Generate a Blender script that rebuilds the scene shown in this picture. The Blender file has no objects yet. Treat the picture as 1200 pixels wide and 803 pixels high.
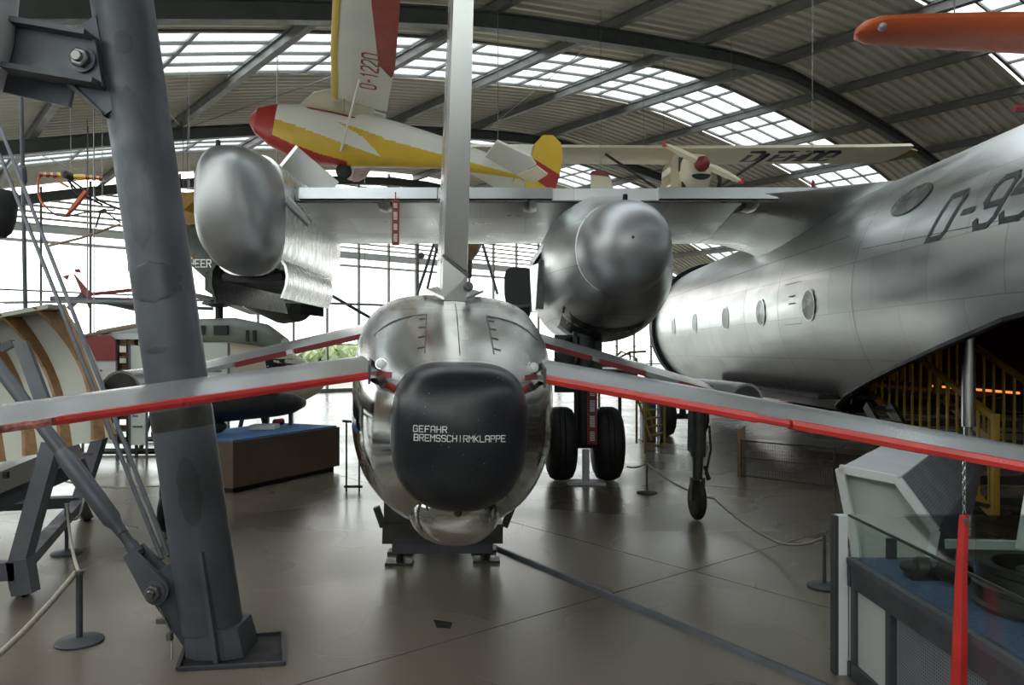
import bpy, bmesh, math, random
from mathutils import Vector, Matrix
from mathutils.bvhtree import BVHTree
random.seed(7)
SC = bpy.context.scene
COL = SC.collection
PI = math.pi
# ------------------------------------------------------------------ camera
CAMH = 1.75
F = 900.0
cam_d = bpy.data.cameras.new('camera'); cam = bpy.data.objects.new('camera', cam_d); COL.objects.link(cam)
cam.location = (0, 0, CAMH); cam.rotation_euler = (PI/2, 0, 0)
cam_d.sensor_width = 36; cam_d.lens = 27; cam_d.shift_y = 10.5/1200; cam_d.clip_end = 600
SC.camera = cam
# ------------------------------------------------------------------ sky and exposure
W = bpy.data.worlds.new('overcast_sky'); SC.world = W; W.use_nodes = True
bg = W.node_tree.nodes['Background']; bg.inputs[0].default_value = (1.0, 0.985, 0.955, 1); bg.inputs[1].default_value = 5.0
vs = SC.view_settings; vs.view_transform = 'Standard'; vs.look = 'None'; vs.gamma = 1; vs.use_curve_mapping = False
vs.exposure = -0.5
cy = SC.cycles
cy.use_denoising = True; cy.max_bounces = 10; cy.diffuse_bounces = 4; cy.glossy_bounces = 5
cy.transparent_max_bounces = 16; cy.caustics_reflective = True; cy.caustics_refractive = False; cy.sample_clamp_indirect = 8
# ------------------------------------------------------------------ helpers
def V(*a): return Vector(a)
def P(x, y, d): return Vector(((x-600)/F*d, d, CAMH+(412-y)/F*d))       # where a ray of the survey meets depth d
SN, CS = 0.635, 0.7725                                                    # the hall stands turned to the left
def H(s, t, z=0.0): return Vector((-s*SN+t*CS, s*CS+t*SN, z))
def lerp(a, b, k): return a+(b-a)*k
OFF = {}
def tag(o, label=None, cat=None, group=None, kind=None):
    if label: o['label'] = label
    if cat: o['category'] = cat
    if group: o['group'] = group
    if kind: o['kind'] = kind
    return o
def root(name, loc, label, cat, group=None):
    o = bpy.data.objects.new(name, None); COL.objects.link(o); o.empty_display_size = .2
    o.location = loc; OFF[o] = Vector(loc); tag(o, label, cat, group); return o
class MB:
    def __init__(s): s.v = []; s.f = []
    def add(s, vs, fs):
        n = len(s.v); s.v += [Vector(p) for p in vs]; s.f += [tuple(i+n for i in q) for q in fs]; return s
    def box(s, c, sz, m=None):
        c = Vector(c); h = Vector(sz)/2
        vs = [Vector((x*h.x, y*h.y, z*h.z)) for x in (-1, 1) for y in (-1, 1) for z in (-1, 1)]
        if m: vs = [m @ p for p in vs]
        return s.add([p+c for p in vs], [(0,1,3,2),(4,6,7,5),(0,4,5,1),(2,3,7,6),(0,2,6,4),(1,5,7,3)])
    def bar(s, p, q, w, h, up=(0,0,1)):
        p, q = Vector(p), Vector(q); d = (q-p).normalized(); up = Vector(up)
        if abs(d.dot(up)) > .98: up = Vector((0, 1, 0))
        r = d.cross(up).normalized(); u = r.cross(d)
        vs = [o+r*a*w/2+u*b*h/2 for o in (p, q) for a, b in ((-1,-1),(1,-1),(1,1),(-1,1))]
        return s.add(vs, [(0,1,2,3),(7,6,5,4),(0,4,5,1),(1,5,6,2),(2,6,7,3),(3,7,4,0)])
    def ring(s, rings, cap=(True, True), closed=True):
        n = len(rings[0]); b = len(s.v)
        for r in rings: s.v += [Vector(p) for p in r]
        for i in range(len(rings)-1):
            for j in range(n if closed else n-1):
                k = (j+1) % n
                s.f.append((b+i*n+j, b+i*n+k, b+(i+1)*n+k, b+(i+1)*n+j))
        if cap[0]: s.f.append(tuple(b+j for j in range(n))[::-1])
        if cap[1]: s.f.append(tuple(b+(len(rings)-1)*n+j for j in range(n)))
        return s
    def tube(s, pts, r, n=8, cap=True):
        pts = [Vector(p) for p in pts]; rs = r if isinstance(r, (list, tuple)) else [r]*len(pts); rings = []; u = None
        for i, p in enumerate(pts):
            d = (pts[min(i+1, len(pts)-1)]-pts[max(i-1, 0)]).normalized()
            if u is None: u = d.orthogonal().normalized()
            u = (u-d*u.dot(d)).normalized(); w = d.cross(u)
            rings.append([p+(u*math.cos(2*PI*k/n)+w*math.sin(2*PI*k/n))*rs[i] for k in range(n)])
        return s.ring(rings, (cap, cap))
    def lathe(s, o, ax, prof, n=20, cap=True):                             # prof: (along, radius)
        o = Vector(o); ax = Vector(ax).normalized(); u = ax.orthogonal().normalized(); w = ax.cross(u)
        return s.ring([[o+ax*a+(u*math.cos(2*PI*k/n)+w*math.sin(2*PI*k/n))*max(r, .0004) for k in range(n)] for a, r in prof], (cap, cap))
    def prism(s, poly, nrm):                                              # 3d polygon pushed along nrm
        poly = [Vector(p) for p in poly]; nrm = Vector(nrm)
        return s.ring([poly, [p+nrm for p in poly]])
    def build(s, name, mat, parent=None, smooth=None, label=None, cat=None, group=None, kind=None, fix=True):
        me = bpy.data.meshes.new(name); off = Vector((0, 0, 0))
        if parent is not None:
            r = parent
            while r.parent is not None: r = r.parent
            off = OFF.get(r, off)
        else:
            xs = [p.x for p in s.v]; ys = [p.y for p in s.v]; off = Vector(((min(xs)+max(xs))/2, (min(ys)+max(ys))/2, min(p.z for p in s.v)))
        me.from_pydata([p-off for p in s.v], [], s.f)
        if fix:
            bm = bmesh.new(); bm.from_mesh(me); bmesh.ops.recalc_face_normals(bm, faces=bm.faces); bm.to_mesh(me); bm.free()
        if smooth:
            me.polygons.foreach_set('use_smooth', [True]*len(me.polygons)); me.set_sharp_from_angle(angle=math.radians(smooth))
        o = bpy.data.objects.new(name, me); COL.objects.link(o)
        if parent is not None: o.parent = parent
        else: o.location = off; OFF[o] = off
        if mat: me.materials.append(MT[mat])
        tag(o, label, cat, group, kind); return o
def bvh_of(o):
    me = o.data; return BVHTree.FromPolygons([v.co.copy() for v in me.vertices], [tuple(p.vertices) for p in me.polygons])
# ------------------------------------------------------------------ materials
MT = {}
def mat(name, col, rough=.5, metal=0., var=.12, scale=3., rvar=.08, bump=0., bscale=40., coat=0., panel=None, stretch=None, spec=.5):
    m = bpy.data.materials.new(name); m.use_nodes = True; nt = m.node_tree; N = nt.nodes; L = nt.links
    b = N['Principled BSDF']; tc = N.new('ShaderNodeTexCoord'); mp = N.new('ShaderNodeMapping'); L.new(tc.outputs['Object'], mp.inputs[0])
    if stretch: mp.inputs['Scale'].default_value = stretch
    no = N.new('ShaderNodeTexNoise'); no.inputs['Scale'].default_value = scale; no.inputs['Detail'].default_value = 3; L.new(mp.outputs[0], no.inputs[0])
    rp = N.new('ShaderNodeValToRGB'); L.new(no.outputs[0], rp.inputs[0]); rp.color_ramp.elements[0].position = .3; rp.color_ramp.elements[1].position = .7
    c0 = [max(0, c*(1-var)) for c in col]; c1 = [min(1, c*(1+var)) for c in col]
    rp.color_ramp.elements[0].color = (*c0, 1); rp.color_ramp.elements[1].color = (*c1, 1)
    out = rp.outputs[0]
    if panel:
        sep = N.new('ShaderNodeSeparateXYZ'); L.new(tc.outputs['Object'], sep.inputs[0]); cmb = N.new('ShaderNodeCombineXYZ')
        L.new(sep.outputs[panel[0]], cmb.inputs[0]); L.new(sep.outputs[panel[1]], cmb.inputs[1])
        br = N.new('ShaderNodeTexBrick'); L.new(cmb.outputs[0], br.inputs[0]); br.inputs['Scale'].default_value = 1
        br.inputs['Brick Width'].default_value = panel[2]; br.inputs['Row Height'].default_value = panel[3]; br.inputs['Mortar Size'].default_value = panel[4]
        br.inputs['Color1'].default_value = (.90, .90, .90, 1); br.inputs['Color2'].default_value = (1.06, 1.06, 1.05, 1); br.inputs['Mortar'].default_value = (.74, .74, .74, 1)
        mx = N.new('ShaderNodeMix'); mx.data_type = 'RGBA'; mx.blend_type = 'MULTIPLY'; mx.inputs[0].default_value = 1
        L.new(out, mx.inputs[6]); L.new(br.outputs[0], mx.inputs[7]); out = mx.outputs[2]
    L.new(out, b.inputs['Base Color'])
    b.inputs['Metallic'].default_value = metal; b.inputs['Specular IOR Level'].default_value = spec
    mr = N.new('ShaderNodeMapRange'); n2 = N.new('ShaderNodeTexNoise'); n2.inputs['Scale'].default_value = scale*2.3; n2.inputs['Detail'].default_value = 1
    L.new(mp.outputs[0], n2.inputs[0]); L.new(n2.outputs[0], mr.inputs[0]); mr.inputs[1].default_value = .3; mr.inputs[2].default_value = .7
    mr.inputs[3].default_value = max(.02, rough-rvar); mr.inputs[4].default_value = min(1, rough+rvar); L.new(mr.outputs[0], b.inputs['Roughness'])
    if coat: b.inputs['Coat Weight'].default_value = coat; b.inputs['Coat Roughness'].default_value = .1
    if bump:
        n3 = N.new('ShaderNodeTexNoise'); n3.inputs['Scale'].default_value = bscale; n3.inputs['Detail'].default_value = 2; L.new(mp.outputs[0], n3.inputs[0])
        bp = N.new('ShaderNodeBump'); bp.inputs['Strength'].default_value = bump; bp.inputs['Distance'].default_value = .02; L.new(n3.outputs[0], bp.inputs['Height']); L.new(bp.outputs[0], b.inputs['Normal'])
    MT[name] = m; return m
def glass(name, tint, refl=.06, body=0.0, bodycol=(.8,.85,.85)):
    m = bpy.data.materials.new(name); m.use_nodes = True; nt = m.node_tree; N = nt.nodes; L = nt.links
    N.remove(N['Principled BSDF']); o = N['Material Output']
    t = N.new('ShaderNodeBsdfTransparent'); t.inputs[0].default_value = (*tint, 1); g = N.new('ShaderNodeBsdfGlossy'); g.inputs['Roughness'].default_value = .03
    fr = N.new('ShaderNodeFresnel'); ge = N.new('ShaderNodeNewGeometry'); mi = N.new('ShaderNodeMapRange'); L.new(ge.outputs['Backfacing'], mi.inputs[0]); mi.inputs[3].default_value = 1.45; mi.inputs[4].default_value = 1/1.45; L.new(mi.outputs[0], fr.inputs[0]); mx = N.new('ShaderNodeMixShader')
    L.new(fr.outputs[0], mx.inputs[0]); L.new(t.outputs[0], mx.inputs[1]); L.new(g.outputs[0], mx.inputs[2]); out = mx
    if body:
        no = N.new('ShaderNodeTexNoise'); no.inputs['Scale'].default_value = 2
        d = N.new('ShaderNodeBsdfTranslucent'); d.inputs[0].default_value = (*bodycol, 1); m2 = N.new('ShaderNodeMixShader'); m2.inputs[0].default_value = body
        L.new(mx.outputs[0], m2.inputs[1]); L.new(d.outputs[0], m2.inputs[2]); out = m2
    L.new(out.outputs[0], o.inputs[0]); MT[name] = m; return m
def emit(name, col, st):
    m = bpy.data.materials.new(name); m.use_nodes = True; b = m.node_tree.nodes['Principled BSDF']
    b.inputs['Base Color'].default_value = (*col, 1); b.inputs['Emission Color'].default_value = (*col, 1); b.inputs['Emission Strength'].default_value = st; MT[name] = m
mat('concrete', (.165, .14, .112), .27, 0, .30, .35, .06, coat=0, spec=.7)
mat('concrete_dark', (.05, .045, .04), .8)
mat('sheet', (.60, .575, .49), .55, 0, .08, .6)
mat('beam', (.09, .10, .095), .5, .0, .15, 2)
mat('purlin', (.15, .15, .14), .45, .2, .15, 2)
mat('frame_white', (.62, .64, .63), .45, 0, .06)
mat('louvre', (.40, .42, .41), .5, 0, .05)
mat('wall_paint', (.42, .42, .40), .8, 0, .06)
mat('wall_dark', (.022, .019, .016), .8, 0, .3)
mat('alu', (.58, .59, .59), .33, .95, .07, 1.2, .05, .006, 5, panel=('Y', 'Z', 1.1, .55, .006), stretch=(1, .5, 2))
mat('alu_wing', (.60, .61, .61), .32, .95, .07, 1.2, .05, .006, 5, panel=('X', 'Y', 1.3, .8, .006))
mat('alu_polish', (.64, .64, .63), .24, 1, .07, 1.5, .05, .012, 5, panel=('Y', 'Z', .8, .4, .0035), stretch=(2, .5, 2))
mat('alu_mirror', (.56, .555, .54), .10, 1, .10, 2, .05, .02, 4, stretch=(2, .4, 2))
mat('alu_plain', (.60, .61, .61), .30, 1, .05, .8, .03)
mat('alu_hammer', (.64, .64, .63), .28, 1, .10, 3, .06, .12, 9, stretch=(1, 2.5, .6))
mat('grey_satin', (.40, .405, .41), .42, .85, .04, 1, .03)
mat('stab_grey', (.40, .41, .42), .24, .6, .04, 1, .008, stretch=(1, .3, 1))
mat('radome', (.012, .014, .018), .33, 0, .2, 5, .03, .01, 30, spec=.45)
mat('red', (.55, .035, .03), .35, 0, .15, 6)
mat('red_worn', (.44, .16, .14), .5, 0, .75, 26)
mat('red_dark', (.22, .025, .03), .5)
mat('white_print', (.72, .72, .70), .5, 0, .25, 40)
mat('black_print', (.045, .05, .055), .5, 0, .1)
mat('panel_line', (.10, .10, .10), .6)
mat('steel_grey', (.095, .102, .118), .5, .25, .18, 3, .1)
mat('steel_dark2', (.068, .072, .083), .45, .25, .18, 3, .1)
mat('steel_dark', (.07, .075, .085), .5, .3, .2, 5)
mat('bolt', (.22, .22, .22), .35, .8, .2, 8)
mat('rubber', (.012, .012, .012), .62, 0, .3, 6)
mat('gear_green', (.025, .035, .03), .5, .1, .3, 5)
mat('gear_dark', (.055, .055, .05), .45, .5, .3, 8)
mat('chrome', (.65, .66, .68), .15, 1, .05)
mat('black', (.008, .008, .009), .6)
mat('yellow', (.62, .40, .03), .4, 0, .08)
mat('rail_yellow', (.34, .21, .015), .45, 0, .15)
mat('cream', (.74, .68, .50), .5, 0, .05)
mat('fabric_white', (.70, .68, .60), .55, 0, .05, 1.5)
mat('glider_red', (.36, .03, .025), .4, 0, .1)
mat('orange', (.58, .11, .03), .45, 0, .08)
mat('wood', (.20, .105, .042), .55, 0, .25, 3, stretch=(6, 6, .6))
mat('cream_panel', (.34, .355, .30), .6, 0, .06)
mat('brown_metal', (.14, .10, .075), .38, .4, .18, 2)
mat('blue_carpet', (.06, .105, .20), .95, 0, .3, 60, bump=.4, bscale=200)
mat('blue_top', (.06, .16, .34), .7)
mat('grey_panel', (.60, .61, .64), .55, 0, .04)
mat('perf', (.20, .215, .235), .6, 0, .1, 4)
mat('pale_green', (.55, .60, .55), .5, 0, .04)
mat('white_frame', (.78, .80, .80), .45, 0, .04)
mat('case_dark', (.075, .08, .09), .45, .3, .1)
mat('heli_green', (.022, .028, .022), .6, 0, .4, 3)
mat('heli_grey', (.22, .24, .22), .5, 0, .1)
mat('heli_cream', (.52, .48, .37), .45, 0, .08)
mat('window_dark', (.02, .025, .03), .08, 0, .1)
mat('window_mid', (.16, .16, .155), .25, .3, .15, 2)
mat('rope', (.40, .37, .31), .8, 0, .2, 60)
mat('leaf', (.26, .31, .16), .8, 0, .15, 2)
mat('bark', (.10, .07, .05), .9)
mat('pavement', (.30, .30, .28), .9, 0, .08, .3)
mat('ochre', (.30, .17, .035), .6, 0, .3, 4)
mat('tan', (.25, .17, .10), .5, 0, .2, 4)
mat('board_white', (.55, .56, .54), .6, 0, .05)
mat('rust', (.13, .06, .025), .8, 0, .5, 8)
glass('pane_glass', (.93, .97, .97)); glass('pane_skylight', (.86, .91, .95), body=.25); glass('case_glass', (.94, .975, .955)); glass('canopy_glass', (.80, .80, .74), body=.5, bodycol=(.9, .87, .75))
emit('amber_light', (1.0, .30, .06), 1.6); emit('lamp_white', (1, .98, .93), 1.2)
# ------------------------------------------------------------------ stroke lettering
GL = {'G': [[(4,5),(3.4,6),(.6,6),(0,5.4),(0,.6),(.6,0),(3.4,0),(4,.6),(4,3),(2.2,3)]], 'E': [[(4,6),(0,6),(0,0),(4,0)],[(.6,3),(3.2,3)]],
 'F': [[(4,6),(0,6),(0,0)],[(.6,3),(3.2,3)]], 'A': [[(0,0),(0,5.2),(.8,6),(3.2,6),(4,5.2),(4,0)],[(.6,2.5),(3.4,2.5)]], 'H': [[(0,0),(0,6)],[(4,0),(4,6)],[(.6,3),(3.4,3)]],
 'R': [[(0,0),(0,6),(3.3,6),(4,5.3),(4,3.7),(3.3,3),(.6,3)],[(2,3),(4,0)]], 'B': [[(0,0),(0,6),(3.2,6),(3.9,5.4),(3.9,3.7),(3.3,3.1),(.6,3.1)],[(3.3,3.1),(4,2.4),(4,.7),(3.3,0),(0,0)]],
 'M': [[(0,0),(0,6),(2,3.2),(4,6),(4,0)]], 'S': [[(4,5.2),(3.3,6),(.7,6),(0,5.3),(0,3.8),(.7,3.1),(3.3,3),(4,2.3),(4,.7),(3.3,0),(.7,0),(0,.8)]],
 'C': [[(4,5.2),(3.3,6),(.7,6),(0,5.3),(0,.7),(.7,0),(3.3,0),(4,.8)]], 'I': [[(2,0),(2,6)]], 'K': [[(0,0),(0,6)],[(4,6),(.7,3),(4,0)]], 'L': [[(0,6),(0,0),(4,0)]],
 'P': [[(0,0),(0,6),(3.3,6),(4,5.3),(4,3.6),(3.3,2.9),(.6,2.9)]], 'D': [[(0,0),(0,6),(3.2,6),(4,5.2),(4,.8),(3.2,0),(0,0)]], 'O': [[(.8,0),(0,.8),(0,5.2),(.8,6),(3.2,6),(4,5.2),(4,.8),(3.2,0),(.8,0)]],
 '0': [[(.8,0),(0,.8),(0,5.2),(.8,6),(3.2,6),(4,5.2),(4,.8),(3.2,0),(.8,0)]], '-': [[(.9,2.8),(3.1,2.8)]], '9': [[(0,.9),(.8,0),(3.2,0),(4,.8),(4,5.2),(3.2,6),(.8,6),(0,5.2),(0,3.4),(.8,2.7),(3.5,2.7)]],
 '5': [[(4,6),(.2,6),(0,3.4),(3.2,3.5),(4,2.8),(4,.8),(3.2,0),(.8,0),(0,.9)]], '3': [[(0,5.3),(.8,6),(3.2,6),(4,5.3),(4,3.8),(3.3,3.1),(1.4,3.1)],[(3.3,3.1),(4,2.4),(4,.7),(3.2,0),(.8,0),(0,.8)]],
 '1': [[(1,4.8),(2.2,6),(2.2,0)]], '2': [[(0,5.1),(.8,6),(3.2,6),(4,5.2),(4,3.7),(0,.6),(0,0),(4,0)]], 'U': [[(0,6),(0,.8),(.8,0),(3.2,0),(4,.8),(4,6)]], 'V': [[(0,6),(2,0),(4,6)]],
 'N': [[(0,0),(0,6),(4,0),(4,6)]], 'T': [[(2,0),(2,6)],[(0,6),(4,6)]], 'W': [[(0,6),(1,0),(2,4),(3,0),(4,6)]]}
def text(mb, s, h, mapf, w=.16, adv=5.6, wid=1.0, sub=3):
    """strokes of height h laid out in (u, v), each vertex sent through mapf"""
    k = h/6; x = 0
    for ch in s:
        for pl in GL.get(ch, []):
            for a, b in zip(pl, pl[1:]):
                a = Vector(((a[0]*wid+x)*k, a[1]*k)); b = Vector(((b[0]*wid+x)*k, b[1]*k)); d = (b-a).normalized(); n = Vector((-d.y, d.x))*w*h/2; e = d*w*h*.42
                a = a-e; b = b+e
                vs = []
                for i in range(sub+1):
                    c = a.lerp(b, i/sub); vs += [mapf(c.x+n.x, c.y+n.y), mapf(c.x-n.x, c.y-n.y)]
                mb.add(vs, [(2*i, 2*i+1, 2*i+3, 2*i+2) for i in range(sub)])
        x += adv*wid
    return mb
def sup(hw, z0, z1, y, n=32, e=2.4, cx=0., eb=None):                     # superellipse ring in the x-z plane
    zc = (z0+z1)/2; hz_ = (z1-z0)/2; out = []
    for k in range(n):
        a = 2*PI*k/n; c, s_ = math.cos(a), math.sin(a); ee = e if s_ >= 0 or eb is None else eb
        out.append(Vector((cx+hw*math.copysign(abs(c)**(2/ee), c), y, zc+hz_*math.copysign(abs(s_)**(2/ee), s_))))
    return out
def wheel(o, ax, r, w, parent, hub='gear_dark', tread=True):
    ax = Vector(ax).normalized(); k = w/2
    t = MB().lathe(Vector(o)-ax*k, ax, [(.0*w, r*.56), (.04*w, r*.74), (.14*w, r*.92), (.28*w, r*.985), (.40*w, r), (.42*w, r*.975), (.44*w, r), (.56*w, r), (.58*w, r*.975), (.60*w, r), (.72*w, r*.985), (.86*w, r*.92), (.96*w, r*.74), (w, r*.56)], 28).build('tyre', 'rubber', parent, 50)
    MB().lathe(Vector(o)-ax*k*1.02, ax, [(0, .001), (.02*w, r*.2), (.02*w, r*.3), (.12*w, r*.5), (.02*w, r*.57), (1.0*w, r*.57), (.9*w, r*.5), (1.0*w, r*.3), (1.02*w, r*.001)], 20).build('wheel_hub', hub, t, 40)
    return t
# ------------------------------------------------------------------ the hall
PROF = [(-8, 1.6), (-4, 2.85), (1.36, 4.42), (8, 6.14), (12.5, 6.93), (17, 7.55), (19.5, 7.72), (23, 7.5), (26.9, 7.10), (31, 6.4), (37.6, 4.42), (41, 3.2), (45, 1.8)]
def hz(t):
    for i in range(len(PROF)-1):
        (a, b), (c, d) = PROF[i], PROF[i+1]
        if a <= t <= c:
            p = PROF[max(i-1, 0)]; q = PROF[min(i+2, len(PROF)-1)]; k = (t-a)/(c-a)
            m0 = (d-p[1])/(c-p[0])*(c-a); m1 = (q[1]-b)/(q[0]-a)*(c-a)
            if a == 19.5: m0 = -.03*(c-a)
            if c == 19.5: m1 = .08*(c-a)
            return (2*k**3-3*k*k+1)*b+(k**3-2*k*k+k)*m0+(-2*k**3+3*k*k)*d+(k**3-k*k)*m1
    return 0
def rz(t): return CAMH+hz(t)
def roof_at(p): return rz(p.x*CS+p.y*SN)
S0, S1, T0, T1 = -12.0, 30.3, -3.5, 41.0
ARCH = [-6.9, 2.4, 11.7, 21.0, 30.1]
PUR = [2.75+3.25*k for k in range(-1, 12)]
BAND = [(a+2.45, a+5.25) for a in ARCH[:-1]]
# floor: slabs with open joints over a dark bed
fl = MB(); fl.add([H(S0-1, T0-1, -.04), H(S1+.1, T0-1, -.04), H(S1+.1, T1+1, -.04), H(S0-1, T1+1, -.04)], [(0, 1, 2, 3)])
floor = fl.build('floor', 'concrete_dark', None, label='polished grey brown concrete floor of the hall', cat='floor', kind='structure', fix=False)
OFF[floor] = Vector(floor.location)
ss = [S0-1]+[3.83+6*k for k in range(-2, 5)]+[S1]; tt = [T0-1]+[-2.2+7.2*k for k in range(0, 7)]; tt = [x for x in tt if x < T1]+[T1]
g = .006
for i in range(len(ss)-1):
    for j in range(len(tt)-1):
        a, b, c, d = ss[i]+g, ss[i+1]-g, tt[j]+g, tt[j+1]-g
        MB().prism([H(a, c, -.035), H(b, c, -.035), H(b, d, -.035), H(a, d, -.035)], (0, 0, .035)).build('slab', 'concrete', floor)
# ceiling: corrugated sheet on purlins on arched beams
ce = MB(); pitch = .3; UP = .47
ts = sorted(set([T0+i*(T1-T0)/60 for i in range(61)]+PUR))
def inband(a, b): return any(a >= x-.16 and b <= y+.16 for x, y in BAND)
s_ = S0
while s_ < S1-.01:
    prof = [(s_, 0), (s_+.09, 0), (s_+.13, .07), (s_+.26, .07), (s_+.30, 0)]
    if not inband(s_, s_+pitch):
        for (a, za), (b, zb) in zip(prof, prof[1:]):
            n = len(ce.v)
            for t in ts: ce.v += [H(a, t, rz(t)+UP+za), H(b, t, rz(t)+UP+zb)]
            ce.f += [(n+2*i, n+2*i+1, n+2*i+3, n+2*i+2) for i in range(len(ts)-1)]
    s_ += pitch
ceil = ce.build('ceiling', 'sheet', None, label='arched corrugated metal roof on steel beams with skylight bands', cat='ceiling', kind='structure', fix=False)
def ibeam(mb, pts, up, side, w, h, tf=.03, tw=.03):                       # I section swept along pts
    sec = [(-w/2, -h/2), (w/2, -h/2), (w/2, -h/2+tf), (tw/2, -h/2+tf), (tw/2, h/2-tf), (w/2, h/2-tf), (w/2, h/2), (-w/2, h/2), (-w/2, h/2-tf), (-tw/2, h/2-tf), (-tw/2, -h/2+tf), (-w/2, -h/2+tf)]
    mb.ring([[p+side*a+up*b for a, b in sec] for p in pts]); return mb
DU = H(1, 0).normalized(); DV = H(0, 1).normalized()
for a in ARCH:
    ibeam(MB(), [H(a, t, rz(t)) for t in ts], V(0, 0, 1), DU, .24, .34).build('arch_beam', 'beam', ceil)
for t in PUR:
    w, h = (.18, .26) if 18.8 < t < 19.3 else (.15, .24)
    ibeam(MB(), [H(S0, t, rz(t)+.31), H(S1, t, rz(t)+.31)], V(0, 0, 1), DV, w, h, .03, .05).build('purlin', 'purlin', ceil)
for bi, (a, b) in enumerate(BAND):
    for k in range(len(PUR)-1):
        t0, t1 = PUR[k], PUR[k+1]
        if t0 > 36: continue
        fr = MB(); nT, nS = 2, 4; A, B = a-.02, b+.02
        zf = lambda t: rz(t)+UP+.03
        for i in range(nT+1):
            t = lerp(t0, t1, i/nT); fr.bar(H(A, t, zf(t)), H(B, t, zf(t)), .07, .1)
        for j in range(nS+1):
            s = lerp(A, B, j/nS)
            for i in range(nT):
                ta, tb = lerp(t0, t1, i/nT), lerp(t0, t1, (i+1)/nT); fr.bar(H(s, ta, zf(ta)), H(s, tb, zf(tb)), .09 if j in (0, nS) else .05, .1)
        fo = fr.build('skylight', 'purlin', ceil)
        for i in range(nT):
            for j in range(nS):
                ta, tb = lerp(t0, t1, i/nT)+.03, lerp(t0, t1, (i+1)/nT)-.03; sa, sb = lerp(A, B, j/nS)+.03, lerp(A, B, (j+1)/nS)-.03
                MB().prism([H(sa, ta, zf(ta)), H(sb, ta, zf(ta)), H(sb, tb, zf(tb)), H(sa, tb, zf(tb))], (0, 0, .012)).build('pane', 'pane_skylight', fo)
# conduit rods under the roof
for (s0, t0, s1, t1) in ((14, 3, 20.7, 6), (12, 9.2, 20.8, 6.1), (22, 2.8, 29, 6), (12, 12.4, 20.5, 15.8)):
    MB().tube([H(s0, t0, rz(t0)+.1), H(s1, t1, rz(t1)+.1)], .012, 6).build('bracing_rod', 'bolt', ceil)
# far end wall: glazing below, louvres above
WT0, WT1 = -3.5, 41.0
we = MB(); we.bar(H(S1, WT0, .08), H(S1, WT1, .08), .16, .16)
wall_end = we.build('wall_end', 'purlin', None, label='glazed far end wall with louvred upper band', cat='wall', kind='structure')
ZR = 5.9
mt = [WT0+.2+1.5*k for k in range(0, 30)]
for i, t in enumerate(mt):
    w = .16 if i % 6 == 3 else .07
    MB().bar(H(S1, t, .1), H(S1, t, rz(t)+.4), w, .14, up=DU).build('mullion', 'purlin', wall_end)
for z, h in ((ZR, .22), (ZR-.42, .10), (2.05, .05), (3.8, .05), (1.0, .05)):
    MB().bar(H(S1, WT0, z), H(S1, WT1, z), .12, h).build('transom', 'frame_white' if h > .08 else 'purlin', wall_end)
pz = [.16, 2.03, 3.79, 5.4]
for i in range(len(mt)-1):
    for z0, z1 in zip(pz, pz[1:]):
        MB().prism([H(S1, mt[i]+.05, z0+.03), H(S1, mt[i+1]-.05, z0+.03), H(S1, mt[i+1]-.05, z1-.03), H(S1, mt[i]+.05, z1-.03)], DU*.012).build('pane', 'pane_glass', wall_end)
    lv = MB(); z = ZR+.16; top = min(rz(mt[i]), rz(mt[i+1]))+.3
    while z < top:
        lv.bar(H(S1+.03, mt[i]+.04, z), H(S1+.03, mt[i+1]-.04, z), .012, .085, up=(DU*.35+V(0, 0, .9))); z += .21
    lo = lv.build('louvre', 'louvre', wall_end, kind='stuff')
# other walls
def slabwall(name, a, b, ta, tb, topf, m, label, n=24):
    w = MB(); pts = [(lerp(a, b, i/n), lerp(ta, tb, i/n)) for i in range(n+1)]
    w.ring([[H(s, t, -.04), H(s, t, topf(t))] for s, t in pts], (False, False), False)
    return w.build(name, m, None, label=label, cat='wall', kind='structure', fix=False)
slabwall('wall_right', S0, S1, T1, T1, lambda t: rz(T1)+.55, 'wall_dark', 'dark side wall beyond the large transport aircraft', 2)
slabwall('wall_back', S0, S0, T0, T1, lambda t: rz(t)+.55, 'wall_paint', 'grey end wall behind the viewer')
wl = slabwall('wall_left', S0, S1, T0, T0, lambda t: 3.0, 'wall_paint', 'low left side wall under tall glazing', 2)
OFF[wl] = Vector(wl.location)
k = 0; s = S0
while s < S1-.1:
    MB().bar(H(s, T0, 3.0), H(s, T0, rz(T0)+.5), .08, .12, up=DU).build('mullion', 'purlin', wl)
    e = min(s+3.0, S1); zt = rz(T0)+.45
    MB().prism([H(s+.05, T0, 3.02), H(e-.05, T0, 3.02), H(e-.05, T0, zt), H(s+.05, T0, zt)], DV*.012).build('pane', 'pane_glass', wl); s += 3.0
# added slab and walls that block light, darkening the floor at the right
shade_mb = MB(); shade_mb.prism([H(S0, 15.5, 3.3), H(6.3, 15.5, 3.3), H(6.3, 18, 3.3), H(10.5, 18, 3.3), H(10.5, 21, 3.3), H(12.5, 21, 3.3), H(12.5, 26, 3.3), H(S0, 26, 3.3)], (0, 0, .3))
shade_slab = shade_mb.build('ceiling_shade_slab', 'wall_dark', None, label='added dark slab shading the right side of the hall', cat='ceiling', kind='structure')
wb = MB().prism([H(-4, 15.6, 0), H(-4, 26, 0), H(-4, 26, 3.3), H(-4, 15.6, 3.3)], DU*.1).build('wall_shade_side', 'wall_dark', None, label='added dark partition wall under the shading slab', cat='wall', kind='structure')
MB().prism([H(-4, 26, 0), H(12.5, 26, 0), H(12.5, 26, 3.3), H(-4, 26, 3.3)], DV*-.1).build('wall_shade_back', 'wall_dark', None, label='added dark back wall under the shading slab', cat='wall', kind='structure')
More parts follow.
